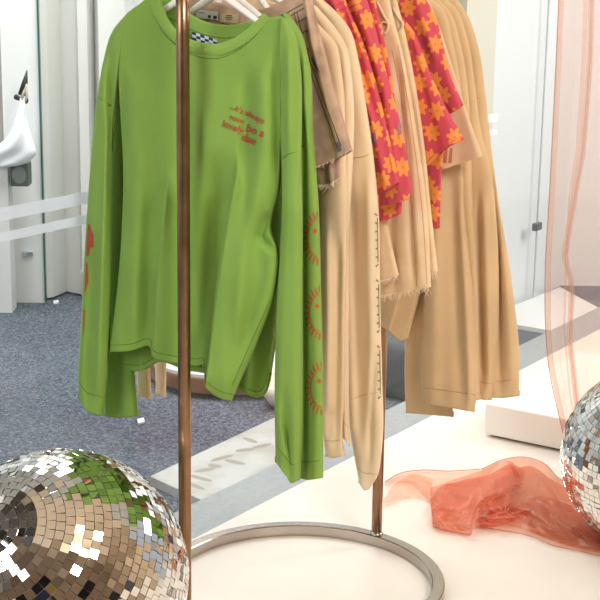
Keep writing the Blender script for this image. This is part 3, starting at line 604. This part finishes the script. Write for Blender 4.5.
g16, s16, _ = sweat(.668, TAN, 'tan sweatshirt at the far rack end, sleeve outlined against the white wall', [[(370, 0), (390, 150), (400, 275)], [(415, 0), (425, 278)], [(445, 0), (450, 280)]],
      [[(434, -12), (460, 80), (480, 300), (484, 397)], [(440, -12), (470, 60), (490, 200), (502, 300), (503, 398)], [(446, -12), (458, 0), (468, 16), (478, 46), (485, 93), (491, 148), (500, 212), (509, 262), (515, 308), (519, 345), (519, 396)]],
      foldS=[('r', [(492, 170), (499, 300), (500, 390)], 4, -.006), ('r', [(505, 250), (512, 380)], 6, .005)], seamS=[[(475, 99), (480, 98), (485, 96)]], cuff=[(494, 380), (506, 382), (518, 381)], sm=BSEAM)
seam('sleeve_seam', s16, [(494, 190), (497, 260), (498, 320), (495, 372)], TSEAM, .0006)
# ================================================================== HANGERS (one to each garment)
def hanger(t, zsh, wd, label, clip=False):
    base = rail(t, ZR); h = thing('clothes_hanger', label, 'hanger', base, 'white hangers on the rail')
    hk = []
    for k in range(15):
        a = math.radians(-50+235*k/14); hk.append(rail(t, ZR)+HH*(-(PR+.0035)*math.cos(a)*-1)+Vector((0, 0, (PR+.0035)*math.sin(a))))
    hk = [rail(t, ZR)+HH*((PR+.0035)*math.cos(a))+Vector((0, 0, (PR+.0035)*math.sin(a))) for a in np.linspace(math.radians(-30), math.radians(205), 16)][::-1]
    hk = hk[::-1]; hk += [rail(t, ZR-.03), rail(t, zsh+.03)]
    hk = hk[:16]+[rail(t, ZR-.035)+HH*-.004, rail(t, zsh+.01)]
    v, f = tube(hk, .0018, 8); mesh('hook', v, f, CHROME, h)
    P = [rail(t, zsh-.10*(abs(u)/wd)**1.15)+HH*u for u in np.linspace(-wd, wd, 21)]
    v, f = tube(P, [.0045+.0035*(1-abs(k-10)/10) for k in range(21)], 10); mesh('arms', v, f, WHITEP, h)
    if clip:
        for sx in (-.6, .6):
            v, f = obox(rail(t, zsh-.09)+HH*(wd*sx), HH*.014, RH*.005, (0, 0, .03)); bevel(mesh('clip', v, f, WHITEP, h, False), .002, 2)
    return h
zs = W(222, -14, t1).z
HN = ((t1-.0, zs, .19, 'white hanger in the front green sweatshirt, its arm slanting through the open neck'), (t2, zs-.01, .17, 'white hanger inside the second green sweatshirt'),
      (t3+.003, zs+.015, .1, 'white clip hanger carrying the taupe denim shorts'), (.219, zs, .16, 'white hanger inside the peach beige sweatshirt'), (.249, zs, .16, 'white hanger inside the squeezed cream sweatshirt'),
      (.284, zs, .16, 'white hanger inside the long pale beige sweatshirt'), (.33, zs+.02, .08, 'white hanger of the first floral shorts'), (.37, zs+.02, .08, 'white hanger of the second floral shorts'),
      (.405, zs+.02, .09, 'white hanger of the beige frayed shorts with tie waist'), (.44, zs+.02, .09, 'white hanger of the second beige frayed shorts'), (.478, zs+.01, .12, 'white hanger in the first floral shirt'),
      (.52, zs+.02, .12, 'white hanger in the second floral shirt'), (.556, zs+.02, .13, 'white hanger in the beige short sleeve top'), (.598, zs+.02, .14, 'white hanger in the first rear tan sweatshirt'),
      (.622, zs+.02, .14, 'white hanger in the second rear tan sweatshirt'), (.646, zs+.02, .14, 'white hanger in the third rear tan sweatshirt'), (.67, zs+.02, .14, 'white hanger in the last tan sweatshirt at the rail end'))
for a in HN: hanger(*a)
# ================================================================== MIRROR BALLS
def disco(cx, cy, rpx, axis_px, label, tile):
    d = ray(cx, cy); n = d.length; dn = d/n; sn = rpx/F_PX/n*(1/n)
    s = CAM_H/(sn-dn.z); r = s*sn; c = CAM+dn*s
    root = thing('disco_ball', label, 'disco ball', (c.x, c.y, 0)); R = r*.994
    ax = (RT*axis_px[0]+UP*axis_px[1]-FW*math.sqrt(max(0, 1-axis_px[0]**2-axis_px[1]**2))).normalized()
    e1 = ax.cross(Vector((0, 0, 1))).normalized(); e2 = ax.cross(e1)
    V = []; Fc = []; n1, n2 = 48, 32; Rc = R-.003
    for i in range(n2+1):
        th = math.pi*i/n2
        for k in range(n1): ph = 2*math.pi*k/n1; V.append(c+(ax*math.cos(th)+(e1*math.cos(ph)+e2*math.sin(ph))*math.sin(th))*Rc)
    for i in range(n2):
        for k in range(n1): Fc.append((i*n1+k, i*n1+(k+1) % n1, (i+1)*n1+(k+1) % n1, (i+1)*n1+k))
    mesh('core', V, Fc, mat('grout_grey', (150, 146, 140), .6), root)
    V = []; Fc = []; rows = int(math.pi*R/tile); rd = random.Random(3)
    for i in range(rows):
        th = math.pi*(i+.5)/rows; cnt = max(4, int(2*math.pi*math.sin(th)*R/tile)); off = rd.random()
        for k in range(cnt):
            ph = 2*math.pi*(k+off)/cnt; nrm = ax*math.cos(th)+(e1*math.cos(ph)+e2*math.sin(ph))*math.sin(th)
            tt = (ax*-math.sin(th)+(e1*math.cos(ph)+e2*math.sin(ph))*math.cos(th)); tp = nrm.cross(tt)
            j = (nrm + tt*rd.gauss(0, .065)+tp*rd.gauss(0, .065)).normalized(); ta = (tt-j*tt.dot(j)).normalized(); tb = j.cross(ta)
            hw = math.pi*R/rows*.47; hl = math.pi*R*math.sin(th)/cnt*.94; p = c+nrm*(R); o = len(V)
            for dz in (0, -.0018):
                for su, sv in ((-1, -1), (1, -1), (1, 1), (-1, 1)): V.append(p+ta*hw*su+tb*hl*sv+j*dz)
            Fc += [(o, o+1, o+2, o+3), (o, o+4, o+5, o+1), (o+1, o+5, o+6, o+2), (o+2, o+6, o+7, o+3), (o+3, o+7, o+4, o)]
    mesh('mirror_tiles', V, Fc, mat('mirror', (236, 234, 230), .02, 1), root, False)
    return c, r
cb1, rb1 = disco(61, 577, 132, (-.38, .50), 'large mirror tiled disco ball on the platform at lower left, in front of the rack', .0165)
cb2, rb2 = disco(655, 458, 97, (-.30, .80), 'mirror tiled disco ball at the right edge of the photo, resting by the organza', .0155)
print('balls', cb1, rb1, cb2, rb2)
# ================================================================== WHITE PLINTH
pa = gr(483.5, 436.5); pb = gr(560, 452.5); pd = (pb-pa).normalized(); pn = Vector((-pd.y, pd.x, 0)); 
hgt = .095
v, f = obox(pa+pd*.55+pn*.35+Vector((0, 0, .008+hgt/2)), pd*.55, pn*.35, (0, 0, hgt/2)); pl = thing('white_plinth', 'low white box plinth on the platform behind the organza', 'plinth', (pa.x, pa.y, 0))
bevel(mesh('box', v, f, mat('plinth_white', (240, 235, 228), .4), pl, False), .006, 3)
v, f = obox(pa+pd*.55+pn*.352+Vector((0, 0, .004)), pd*.535, pn*.335, (0, 0, .004)); mesh('recessed_base', v, f, mat('plinth_base_grey', (120, 112, 104), .6), pl, False)
# ================================================================== ORGANZA
def organza_mat(name, col, dens, col2=None):
    m = bpy.data.materials.new(name); m.use_nodes = True; nt = m.node_tree; nt.nodes.clear(); L = nt.links
    out = nn(nt, 'ShaderNodeOutputMaterial'); tr = nn(nt, 'ShaderNodeBsdfTransparent'); tr.inputs[0].default_value = (*s2l((255, 238, 230)), 1)
    df = nn(nt, 'ShaderNodeBsdfDiffuse'); tl = nn(nt, 'ShaderNodeBsdfTranslucent'); sh = nn(nt, 'ShaderNodeBsdfGlossy'); sh.inputs['Roughness'].default_value = .3; sh.inputs[0].default_value = (1, .85, .78, 1)
    for q in (df, tl): q.inputs[0].default_value = (*s2l(col), 1)
    m1 = nn(nt, 'ShaderNodeMixShader'); m1.inputs[0].default_value = .45; L.new(df.outputs[0], m1.inputs[1]); L.new(tl.outputs[0], m1.inputs[2])
    m2 = nn(nt, 'ShaderNodeMixShader'); m2.inputs[0].default_value = .14; L.new(m1.outputs[0], m2.inputs[1]); L.new(sh.outputs[0], m2.inputs[2])
    lw = nn(nt, 'ShaderNodeLayerWeight', i_Blend=.5); mr = nn(nt, 'ShaderNodeMapRange', i_1=0.0, i_2=1.0, i_3=dens, i_4=min(1, dens*2.6+.15))
    L.new(lw.outputs['Facing'], mr.inputs[0]); m3 = nn(nt, 'ShaderNodeMixShader'); L.new(mr.outputs[0], m3.inputs[0]); L.new(tr.outputs[0], m3.inputs[1]); L.new(m2.outputs[0], m3.inputs[2]); L.new(m3.outputs[0], out.inputs[0])
    return m
ORG_C = organza_mat('curtain_organza', (226, 202, 196), .2); ORG_P = organza_mat('draped_organza', (226, 150, 122), .10)
ORG_E = organza_mat('organza_rolled_edge', (196, 122, 112), .4)
# hanging curtain: gathered vertical sheet in the plane behind the right ball
CD = 3.78; CP = Vector((0, CD, 0)); CN = Vector((0, 1, 0))
cur = thing('organza_curtain', 'sheer peach pink organza curtain hanging down behind the right disco ball', 'curtain', (onplane(575, 300, CP, CN).x, CD, 0))
def cgrid(left, right, amp, wl, ph, nx, y0, y1, dy=0):
    ys = np.linspace(y0, y1, 70); xl = np.interp(ys, *zip(*[(b, a) for a, b in left])); xr = np.interp(ys, *zip(*[(b, a) for a, b in right])); V = []; Fc = []
    for i, y in enumerate(ys):
        for k in range(nx):
            u = k/(nx-1); x = xl[i]*(1-u)+xr[i]*u; p = onplane(x, y, CP, CN)
            p.y += dy+amp*math.sin(u*wl+ph+.6*math.sin(y/90))+amp*.5*math.sin(u*wl*2.3+y/150+ph); V.append(p)
    for i in range(69):
        for k in range(nx-1): Fc.append((i*nx+k, i*nx+k+1, (i+1)*nx+k+1, (i+1)*nx+k))
    return V, Fc
L1 = [(561, -60), (556, 60), (549, 200), (545, 270), (545.5, 330), (548, 362), (562, 430), (577, 500), (580, 520)]
M1 = [(590, -60), (586, 60), (580, 150), (572, 200), (568, 270), (566, 330), (572, 400), (590, 470), (600, 520)]
R1_ = [(720, -60), (716, 200), (690, 360), (680, 520)]
v, f = cgrid(L1, M1, .008, 2.2, .4, 26, -60, 512); mesh('front_fold', v, f, ORG_C, cur)
v, f = cgrid([(a-1, b) for a, b in M1], R1_, .02, 6, 1.4, 60, -60, 512, .02); mesh('back_fold', v, f, ORG_C, cur)
def edge_tube(path, r, dy=0):
    return tube([onplane(x, y, CP, CN)+Vector((0, dy, 0)) for x, y in resample(path, 60)], r, 6)
v, f = edge_tube(L1, .0012, -.003); mesh('rolled_edge', v, f, ORG_E, cur)
pc = [(591, -60), (588, 60), (581, 150), (573, 196), (565, 240), (563, 258), (570, 282), (568, 340), (577, 420), (590, 470), (600, 520)]
v, f = cgrid([(a-2, b) for a, b in pc], [(a+4, b) for a, b in pc], .004, 5, 0, 10, -60, 512, -.012); mesh('gathered_crease', v, f, ORG_C, cur)
v, f = cgrid([(a-.5, b) for a, b in pc], [(a+2, b) for a, b in pc], .003, 5, 1, 6, -60, 512, -.02); mesh('gathered_crease', v, f, ORG_C, cur)
v, f = cgrid([(a-.2, b) for a, b in L1], [(a+5, b) for a, b in L1], .002, 3, 1, 6, -60, 512, -.008); mesh('side_hem', v, f, ORG_C, cur)
# draped puddle
pud = thing('organza_cloth', 'crumpled coral organza cloth lying on the white platform beside the right disco ball', 'cloth', gr(500, 510))
def sheet(outline_top, outline_bot, hf, n=90, m=40):
    a = resample(outline_top, n); b = resample(outline_bot, n); V = []; Fc = []
    for i in range(n):
        for j in range(m):
            k = j/(m-1); x, y = a[i]*(1-k)+b[i]*k; V.append((x, y, hf(i/(n-1), k)))
    P = [gr(x, y, h) for x, y, h in V]
    for i in range(n-1):
        for j in range(m-1): Fc.append((i*m+j, i*m+j+1, (i+1)*m+j+1, (i+1)*m+j))
    return P, Fc
def wav(u, k, s, amp, lift=.012):
    return .0025+.6*amp*abs(math.sin(7*u+6*k+s+1.5*math.sin(4*u)))*math.sin(math.pi*k)*(1-abs(math.sin(11*k-6*u+s)))+lift*math.sin(math.pi*min(1, max(0, k)))**.7*math.sin(math.pi*min(1, max(0.02, u)))**.5*(.75+.25*math.sin(9*u+s)) + amp*(.5+.5*math.sin(14*u+5*k+s+2.2*math.sin(7*k+s)))*math.sin(math.pi*k)+amp*.5*(.5+.5*math.sin(31*u-11*k+2*s+2*math.sin(9*u)))*min(1, 6*k*(1-k)+.05)
ORG_B = organza_mat('bunched_organza', (238, 138, 114), .2); ORG_D = organza_mat('shaded_amber_organza', (208, 132, 98), .16)  # ORG_D: browner tone for the tail and near layers
pieces = [
 ('wide_layer', [(430, 488), (452, 480), (482, 470), (505, 459), (525, 457), (545, 464), (558, 478), (575, 484), (610, 490)], [(432, 527), (452, 533), (474, 529), (500, 530), (530, 536), (552, 545), (575, 550), (595, 555), (625, 558)], 1.0, .014, .03),
 ('bunched_layer', [(430, 500), (440, 487), (460, 481), (490, 474), (512, 464), (525, 470)], [(433, 527), (448, 531), (471, 535), (474, 519), (500, 521), (512, 517)], 2.3, .02, .03),
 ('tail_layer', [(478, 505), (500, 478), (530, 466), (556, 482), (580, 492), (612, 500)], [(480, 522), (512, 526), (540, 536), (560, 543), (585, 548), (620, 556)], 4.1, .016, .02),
 ('folded_strip', [(505, 460), (512, 470), (511, 490), (504, 505)], [(513, 462), (519, 474), (516, 496), (508, 508)], .5, .006, .035),
 ('lower_fold', [(476, 519), (490, 510), (512, 507), (530, 500)], [(480, 526), (496, 527), (514, 521), (536, 512)], 5.0, .012, .02),
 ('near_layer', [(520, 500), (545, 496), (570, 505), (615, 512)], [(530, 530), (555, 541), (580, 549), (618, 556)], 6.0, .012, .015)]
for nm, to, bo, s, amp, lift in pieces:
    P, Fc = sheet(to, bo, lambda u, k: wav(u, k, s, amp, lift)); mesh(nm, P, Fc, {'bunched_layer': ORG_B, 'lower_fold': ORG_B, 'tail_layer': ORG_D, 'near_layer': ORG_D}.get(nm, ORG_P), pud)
ORG_T = organza_mat('thin_organza', (238, 212, 194), .07)
P, Fc = sheet([(386, 481), (398, 474), (420, 470), (448, 471), (478, 469), (500, 462)], [(384, 483), (398, 482), (412, 486), (425, 497), (436, 512), (445, 520)], lambda u, k: wav(u, k, 3.3, .008, .014)); mesh('thin_layer', P, Fc, ORG_T, pud)
P, Fc = sheet([(383, 500), (395, 484), (412, 474), (432, 478)], [(384, 504), (400, 500), (416, 498), (434, 505)], lambda u, k: wav(u, k, 7, .006, .008), 50, 20); mesh('thin_layer', P, Fc, ORG_T, pud)
for pth in ([(385, 482), (398, 474), (420, 470), (450, 471), (480, 469)], [(482, 469), (505, 459), (525, 457), (545, 464), (560, 479), (580, 484)], [(431, 499), (433, 512), (434, 526), (450, 531), (471, 535)], [(476, 526), (500, 530), (530, 536), (552, 545), (575, 550), (600, 556)]):
    v, f = tube([gr(x, y, .006) for x, y in resample(pth, 40)], .0012, 6); mesh('rolled_edge', v, f, ORG_E, pud)
# ================================================================== THINGS BEYOND THE GLASS
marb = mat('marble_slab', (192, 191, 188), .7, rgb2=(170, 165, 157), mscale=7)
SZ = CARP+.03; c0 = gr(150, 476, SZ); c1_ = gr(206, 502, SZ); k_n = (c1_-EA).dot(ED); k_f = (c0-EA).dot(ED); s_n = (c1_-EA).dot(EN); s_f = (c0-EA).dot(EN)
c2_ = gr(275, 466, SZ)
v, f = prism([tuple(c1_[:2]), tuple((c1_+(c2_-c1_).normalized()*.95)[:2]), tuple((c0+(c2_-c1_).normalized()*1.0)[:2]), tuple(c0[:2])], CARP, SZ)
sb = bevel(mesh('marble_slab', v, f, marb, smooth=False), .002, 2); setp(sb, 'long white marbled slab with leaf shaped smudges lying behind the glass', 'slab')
leaf = mat('leaf_smudge', (160, 153, 143), .9); Lf = []  # leaf shadows painted on the slab top as flat darker ovals
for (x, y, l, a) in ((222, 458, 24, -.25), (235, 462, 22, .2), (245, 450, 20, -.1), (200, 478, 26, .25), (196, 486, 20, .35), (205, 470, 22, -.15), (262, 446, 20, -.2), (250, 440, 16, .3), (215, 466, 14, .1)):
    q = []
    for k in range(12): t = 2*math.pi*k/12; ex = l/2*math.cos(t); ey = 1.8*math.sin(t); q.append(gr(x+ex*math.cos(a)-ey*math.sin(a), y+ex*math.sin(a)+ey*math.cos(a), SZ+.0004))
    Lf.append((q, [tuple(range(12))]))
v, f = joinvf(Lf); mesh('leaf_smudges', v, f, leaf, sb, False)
# round low table: wood rim, white top
wood = mat('walnut_wood', (142, 92, 58), .45, bump=.1, bscale=50, rgb2=(112, 70, 42), mscale=12)
tc0 = gr(226, 401, CARP); rt0 = .30
tb = thing('round_low_table', 'low round wooden table with pale top on the carpet, half hidden behind the green sweatshirt', 'table', (tc0.x, tc0.y+.30, CARP)); cc = Vector((tc0.x, tc0.y+.30, 0))
def disk(c, r, z0, z1, n=72, r1=None):
    r1 = r1 or r; V = [(c.x+r*math.cos(2*math.pi*k/n), c.y+r*math.sin(2*math.pi*k/n), z0) for k in range(n)]+[(c.x+r1*math.cos(2*math.pi*k/n), c.y+r1*math.sin(2*math.pi*k/n), z1) for k in range(n)]
    return V, [tuple(range(n))[::-1], tuple(range(n, 2*n))]+[(k, (k+1) % n, n+(k+1) % n, n+k) for k in range(n)]
v, f = disk(cc, rt0, CARP+.02, CARP+.075); bevel(mesh('wooden_rim', v, f, wood, tb, False), .004, 2)
v, f = disk(cc, rt0-.004, CARP+.076, CARP+.088); mesh('top', v, f, mat('table_white', (230, 226, 220), .4), tb, False)
v, f = disk(cc, rt0-.06, CARP+.001, CARP+.0195); mesh('base', v, f, dark_m, tb, False)
# fluted white dish in front of it
dc = gr(262, 405, CARP)+Vector((.10, .0, 0)); V = []; Fc = []; n = 96
for (r, z) in ((.05, .002), (.075, .01), (.10, .05), (.108, .085), (.10, .083), (.09, .05), (.05, .012)):
    for k in range(n): a = 2*math.pi*k/n; rr = r*(1+.035*abs(math.sin(9*a))); V.append((dc.x+rr*math.cos(a), dc.y+rr*math.sin(a), CARP+z))
for i in range(6):
    for k in range(n): Fc.append((i*n+k, i*n+(k+1) % n, (i+1)*n+(k+1) % n, (i+1)*n+k))
Fc.append(tuple(range(n))[::-1]); Fc.append(tuple(range(6*n, 7*n)))
setp(mesh('fluted_bowl', V, Fc, mat('bowl_white', (232, 220, 202), .5)), 'white fluted bowl on the carpet under the green sweatshirt hem, beside the round table', 'bowl')
# dark ottoman seen between the rear pole and tan sweatshirt
oc = gr(395, 402, CARP); od = Vector((.8, -.6, 0)); on_ = Vector((.6, .8, 0)); ot = thing('ottoman', 'charcoal padded ottoman beyond the glass, seen beside the rear pole', 'ottoman', (oc.x, oc.y, CARP))
v, f = obox(oc+od*.02+on_*.22+Vector((0, 0, .11)), od*.17, on_*.22, (0, 0, .10)); bevel(mesh('padded_body', v, f, mat('charcoal_fabric', (72, 74, 78), .9, bump=.4), ot, False), .03, 5)
v, f = obox(oc+od*.02+on_*.22+Vector((0, 0, .005)), od*.14, on_*.19, (0, 0, .005)); mesh('plinth_foot', v, f, dark_m, ot, False)
# white and dark low steps along the right wall
def quad(name, pts, z0, z1, m):
    v, f = prism([tuple(gr(x, y, z1)[:2]) for x, y in pts], z0, z1); return mesh(name, v, f, m, smooth=False)
struct(quad('baseboard_right', [(380, 362), (600, 340), (620, 270), (440, 345)][:0] or [(500, 322), (600, 338.5), (640, 330), (560, 287), (505, 309)], CARP, CARP+.03, wall_m))
mt = quad('door_mat', [(430, 334), (500, 324), (600, 340), (640, 352), (560, 352), (480, 360)], CARP, CARP+.012, mat('dark_mat', (88, 96, 106), .9, bump=.6, bscale=200)); setp(mt, 'dark slate grey mat on the shop floor seen right of the tan sweatshirts', 'mat')
# left: folded white panels / curtain, glass door with teal edge, bag
lw_y = Bq.y
cv = thing('pleated_panel_screen', 'white pleated panel curtain against the far shop wall, left of the green sweatshirt', 'curtain', (Bq.x+.4, lw_y, CARP))
def fz(x): return onplane(x, 293, Vector((0, lw_y, 0)), Vector((0, 1, 0))).x
edges = [(46, 0), (50, -.05), (58, -.03), (66, .02), (67, .03), (83, .0), (88, -.045), (96, -.03), (99, .03), (106, -.02), (130, 0), (140, -.05), (150, .02), (170, -.03), (190, .02), (230, -.03), (260, .02)]
V = []; 
for x, dy in edges: 
    for z in (CARP+.01, 2.8): V.append((fz(x), lw_y-.06+dy*1.9, z))
Fc = [(2*i, 2*i+2, 2*i+3, 2*i+1) for i in range(len(edges)-1)]
o = mesh('pleated_fabric', V, Fc, panel_m, cv, False); sm = o.modifiers.new('thick', 'SOLIDIFY'); sm.thickness = .012; bevel(o, .008, 3)
xd1 = onplane(45.3, 293, Vector((0, lw_y-.19, 0)), Vector((0, 1, 0))).x
dr = struct(wallbox('door_3', (xd1-.16, lw_y-.17), (xd1-.004, lw_y-.17), CARP, 2.6, .03, mat('door_white', (226, 226, 224), .5)))
teal = mat('teal_glass_edge', (44, 92, 88), .2)
v, f = obox((xd1+.002, lw_y-.19, CARP+1.37), (.0034, 0, 0), (0, .012, 0), (0, 0, 1.36)); mesh('glass_edge', v, f, teal, dr, False)
v, f = obox((fz(37), lw_y-.19, CARP+.22), (.022, 0, 0), (0, .006, 0), (0, 0, .008)); mesh('door_handle', v, f, CHROME, dr, False)
# near white pillar at far left
struct(wallbox('wall_pillar_left', (fz(-60), lw_y-.32), (fz(-60)*0+onplane(14, 295, Vector((0, lw_y-.32, 0)), Vector((0, 1, 0))).x, lw_y-.32), CARP, .5, .1, mat('pillar_white', (226, 225, 224), .6)))
greyw = mat('grey_niche_wall', (186, 180, 174), .8); struct(wallbox('trim_6', (fz(-60), lw_y-.1), (fz(30), lw_y-.1), CARP, 3, .03, greyw))
# bag hanging on a hook
def lw(x, y, dy=0): return onplane(x, y, Vector((0, lw_y-.42+dy, 0)), Vector((0, 1, 0)))
bg_ = thing('tote_bag', 'crumpled white cloth bag hanging on the far left wall', 'bag', lw(20, 168))
outl_l = [(20, 98), (14, 120), (6, 138), (-8, 150), (-14, 160), (0, 168)]; outl_r = [(25, 98), (27, 118), (33, 140), (36, 154), (28, 162), (2, 168)]
a = resample(outl_l, 40); b = resample(outl_r, 40); V = []; Fc = []; m_ = 20
for sgn in (-1, 1):
    for i in range(40):
        for k in range(m_):
            u = k/(m_-1); x, y = a[i]*(1-u)+b[i]*u; p = lw(x, y); p.y += sgn*(.05*math.sqrt(max(0, 1-(2*u-1)**2))*math.sin(math.pi*(i+1)/42)+.008*math.sin(8*u+i*.25)*math.sin(math.pi*u)); V.append(p)
for s_ in (0, 1):
    for i in range(39):
        for k in range(m_-1): q0 = s_*40*m_+i*m_+k; Fc.append((q0, q0+1, q0+m_+1, q0+m_))
mesh('bag_body', V, Fc, mat('white_nylon', (236, 238, 244), .55, bump=.3, bscale=30), bg_)
v, f = tube([lw(*p) for p in ((21, 100), (24, 92), (26, 84), (27, 96), (24, 104))], .006, 8); mesh('strap', v, f, mat('strap_beige', (196, 184, 170), .8), bg_)
hk = thing('wall_hook', 'black wall hook holding the white bag at far left', 'hook', lw(24, 100, .06))
v, f = tube([lw(27, 70, .06), lw(25, 82, .06), lw(22, 95, .06)], [.002, .012, .018], 8); mesh('hook_blade', v, f, mat('black_metal', (40, 42, 44), .4), hk)
v, f = tube([lw(16, 97, .05), lw(20, 99, .03), lw(27, 101, .05)], [.012, .009, .012], 8); mesh('hook_bar', v, f, mat('black_metal', (40, 42, 44), .4), hk)
sp_ = thing('wall_speaker', 'small dark grey square speaker below the white bag at far left', 'speaker', lw(21, 187, .1))
q = [lw(12, 162, .08), lw(30, 160, .08), lw(30, 187, .08), lw(12, 185, .08)]; mid = sum(q, Vector())/4
v, f = obox(mid, (abs(q[1].x-q[0].x)/2, 0, 0), (0, .04, 0), (0, 0, abs(q[0].z-q[3].z)/2)); bevel(mesh('cabinet', v, f, mat('speaker_grey', (88, 92, 92), .5), sp_, False), .004, 2)
V, Fc = [], []
for k in range(24): a_ = 2*math.pi*k/24; V.append((mid.x+.03*math.cos(a_), mid.y-.0415, mid.z+.035*math.sin(a_)))
mesh('cone', V, [tuple(range(24))], mat('cone_grey', (130, 136, 138), .5), sp_, False)
# wall hardware on the right wall
hp = onplane(537, 226.5, R0+RN*.06, RN); v, f = obox(hp, RD*.03, RN*.012, (0, 0, .017)); o = bevel(mesh('door_latch', v, f, mat('latch_grey', (120, 122, 124), .3, .8), smooth=False), .005, 3); setp(o, 'small grey metal latch on the white wall, right of the tan sweatshirts', 'latch')
v, f = obox(onplane(541, 150, R0+RN*.035, RN), RD*.004, RN*.003, (0, 0, 1.1)); struct(mesh('trim_7', v, f, mat('joint_grey', (190, 194, 198), .5), smooth=False))
cf = mat('cream_frame', (222, 214, 200), .6); pp = onplane(475, 20, R0+RN*.05, RN); v, f = obox(Vector((pp.x, pp.y, 1.4))-RD*.0, RD*.13, RN*.03, (0, 0, 1.55)); struct(mesh('trim_8', v, f, cf, smooth=False))
pp = onplane(440, 20, R0+RN*.05, RN); v, f = obox(Vector((pp.x, pp.y, 1.4))-RD*.2, RD*.3, RN*.02, (0, 0, 1.55)); struct(mesh('trim_9', v, f, mat('cream_panel', (226, 220, 206), .6), smooth=False))
# paper scraps on the carpet
sc_m = mat('scrap_white', (240, 240, 238), .6)
for (x, y, lb) in ((11, 306, 'tiny white scrap on the carpet near the left white pillar'), (56, 302, 'tiny white scrap on the carpet below the teal glass edge'), (141, 421, 'tiny white scrap on the carpet under the green left cuffs')):
    p = gr(x, y, CARP+.004); v, f = obox(p, (.010, .006, .001), (-.004, .02, 0), (0, 0, .003)); setp(mesh('paper_scrap', v, f, sc_m, smooth=False), lb, 'scrap', 'scraps on the carpet')
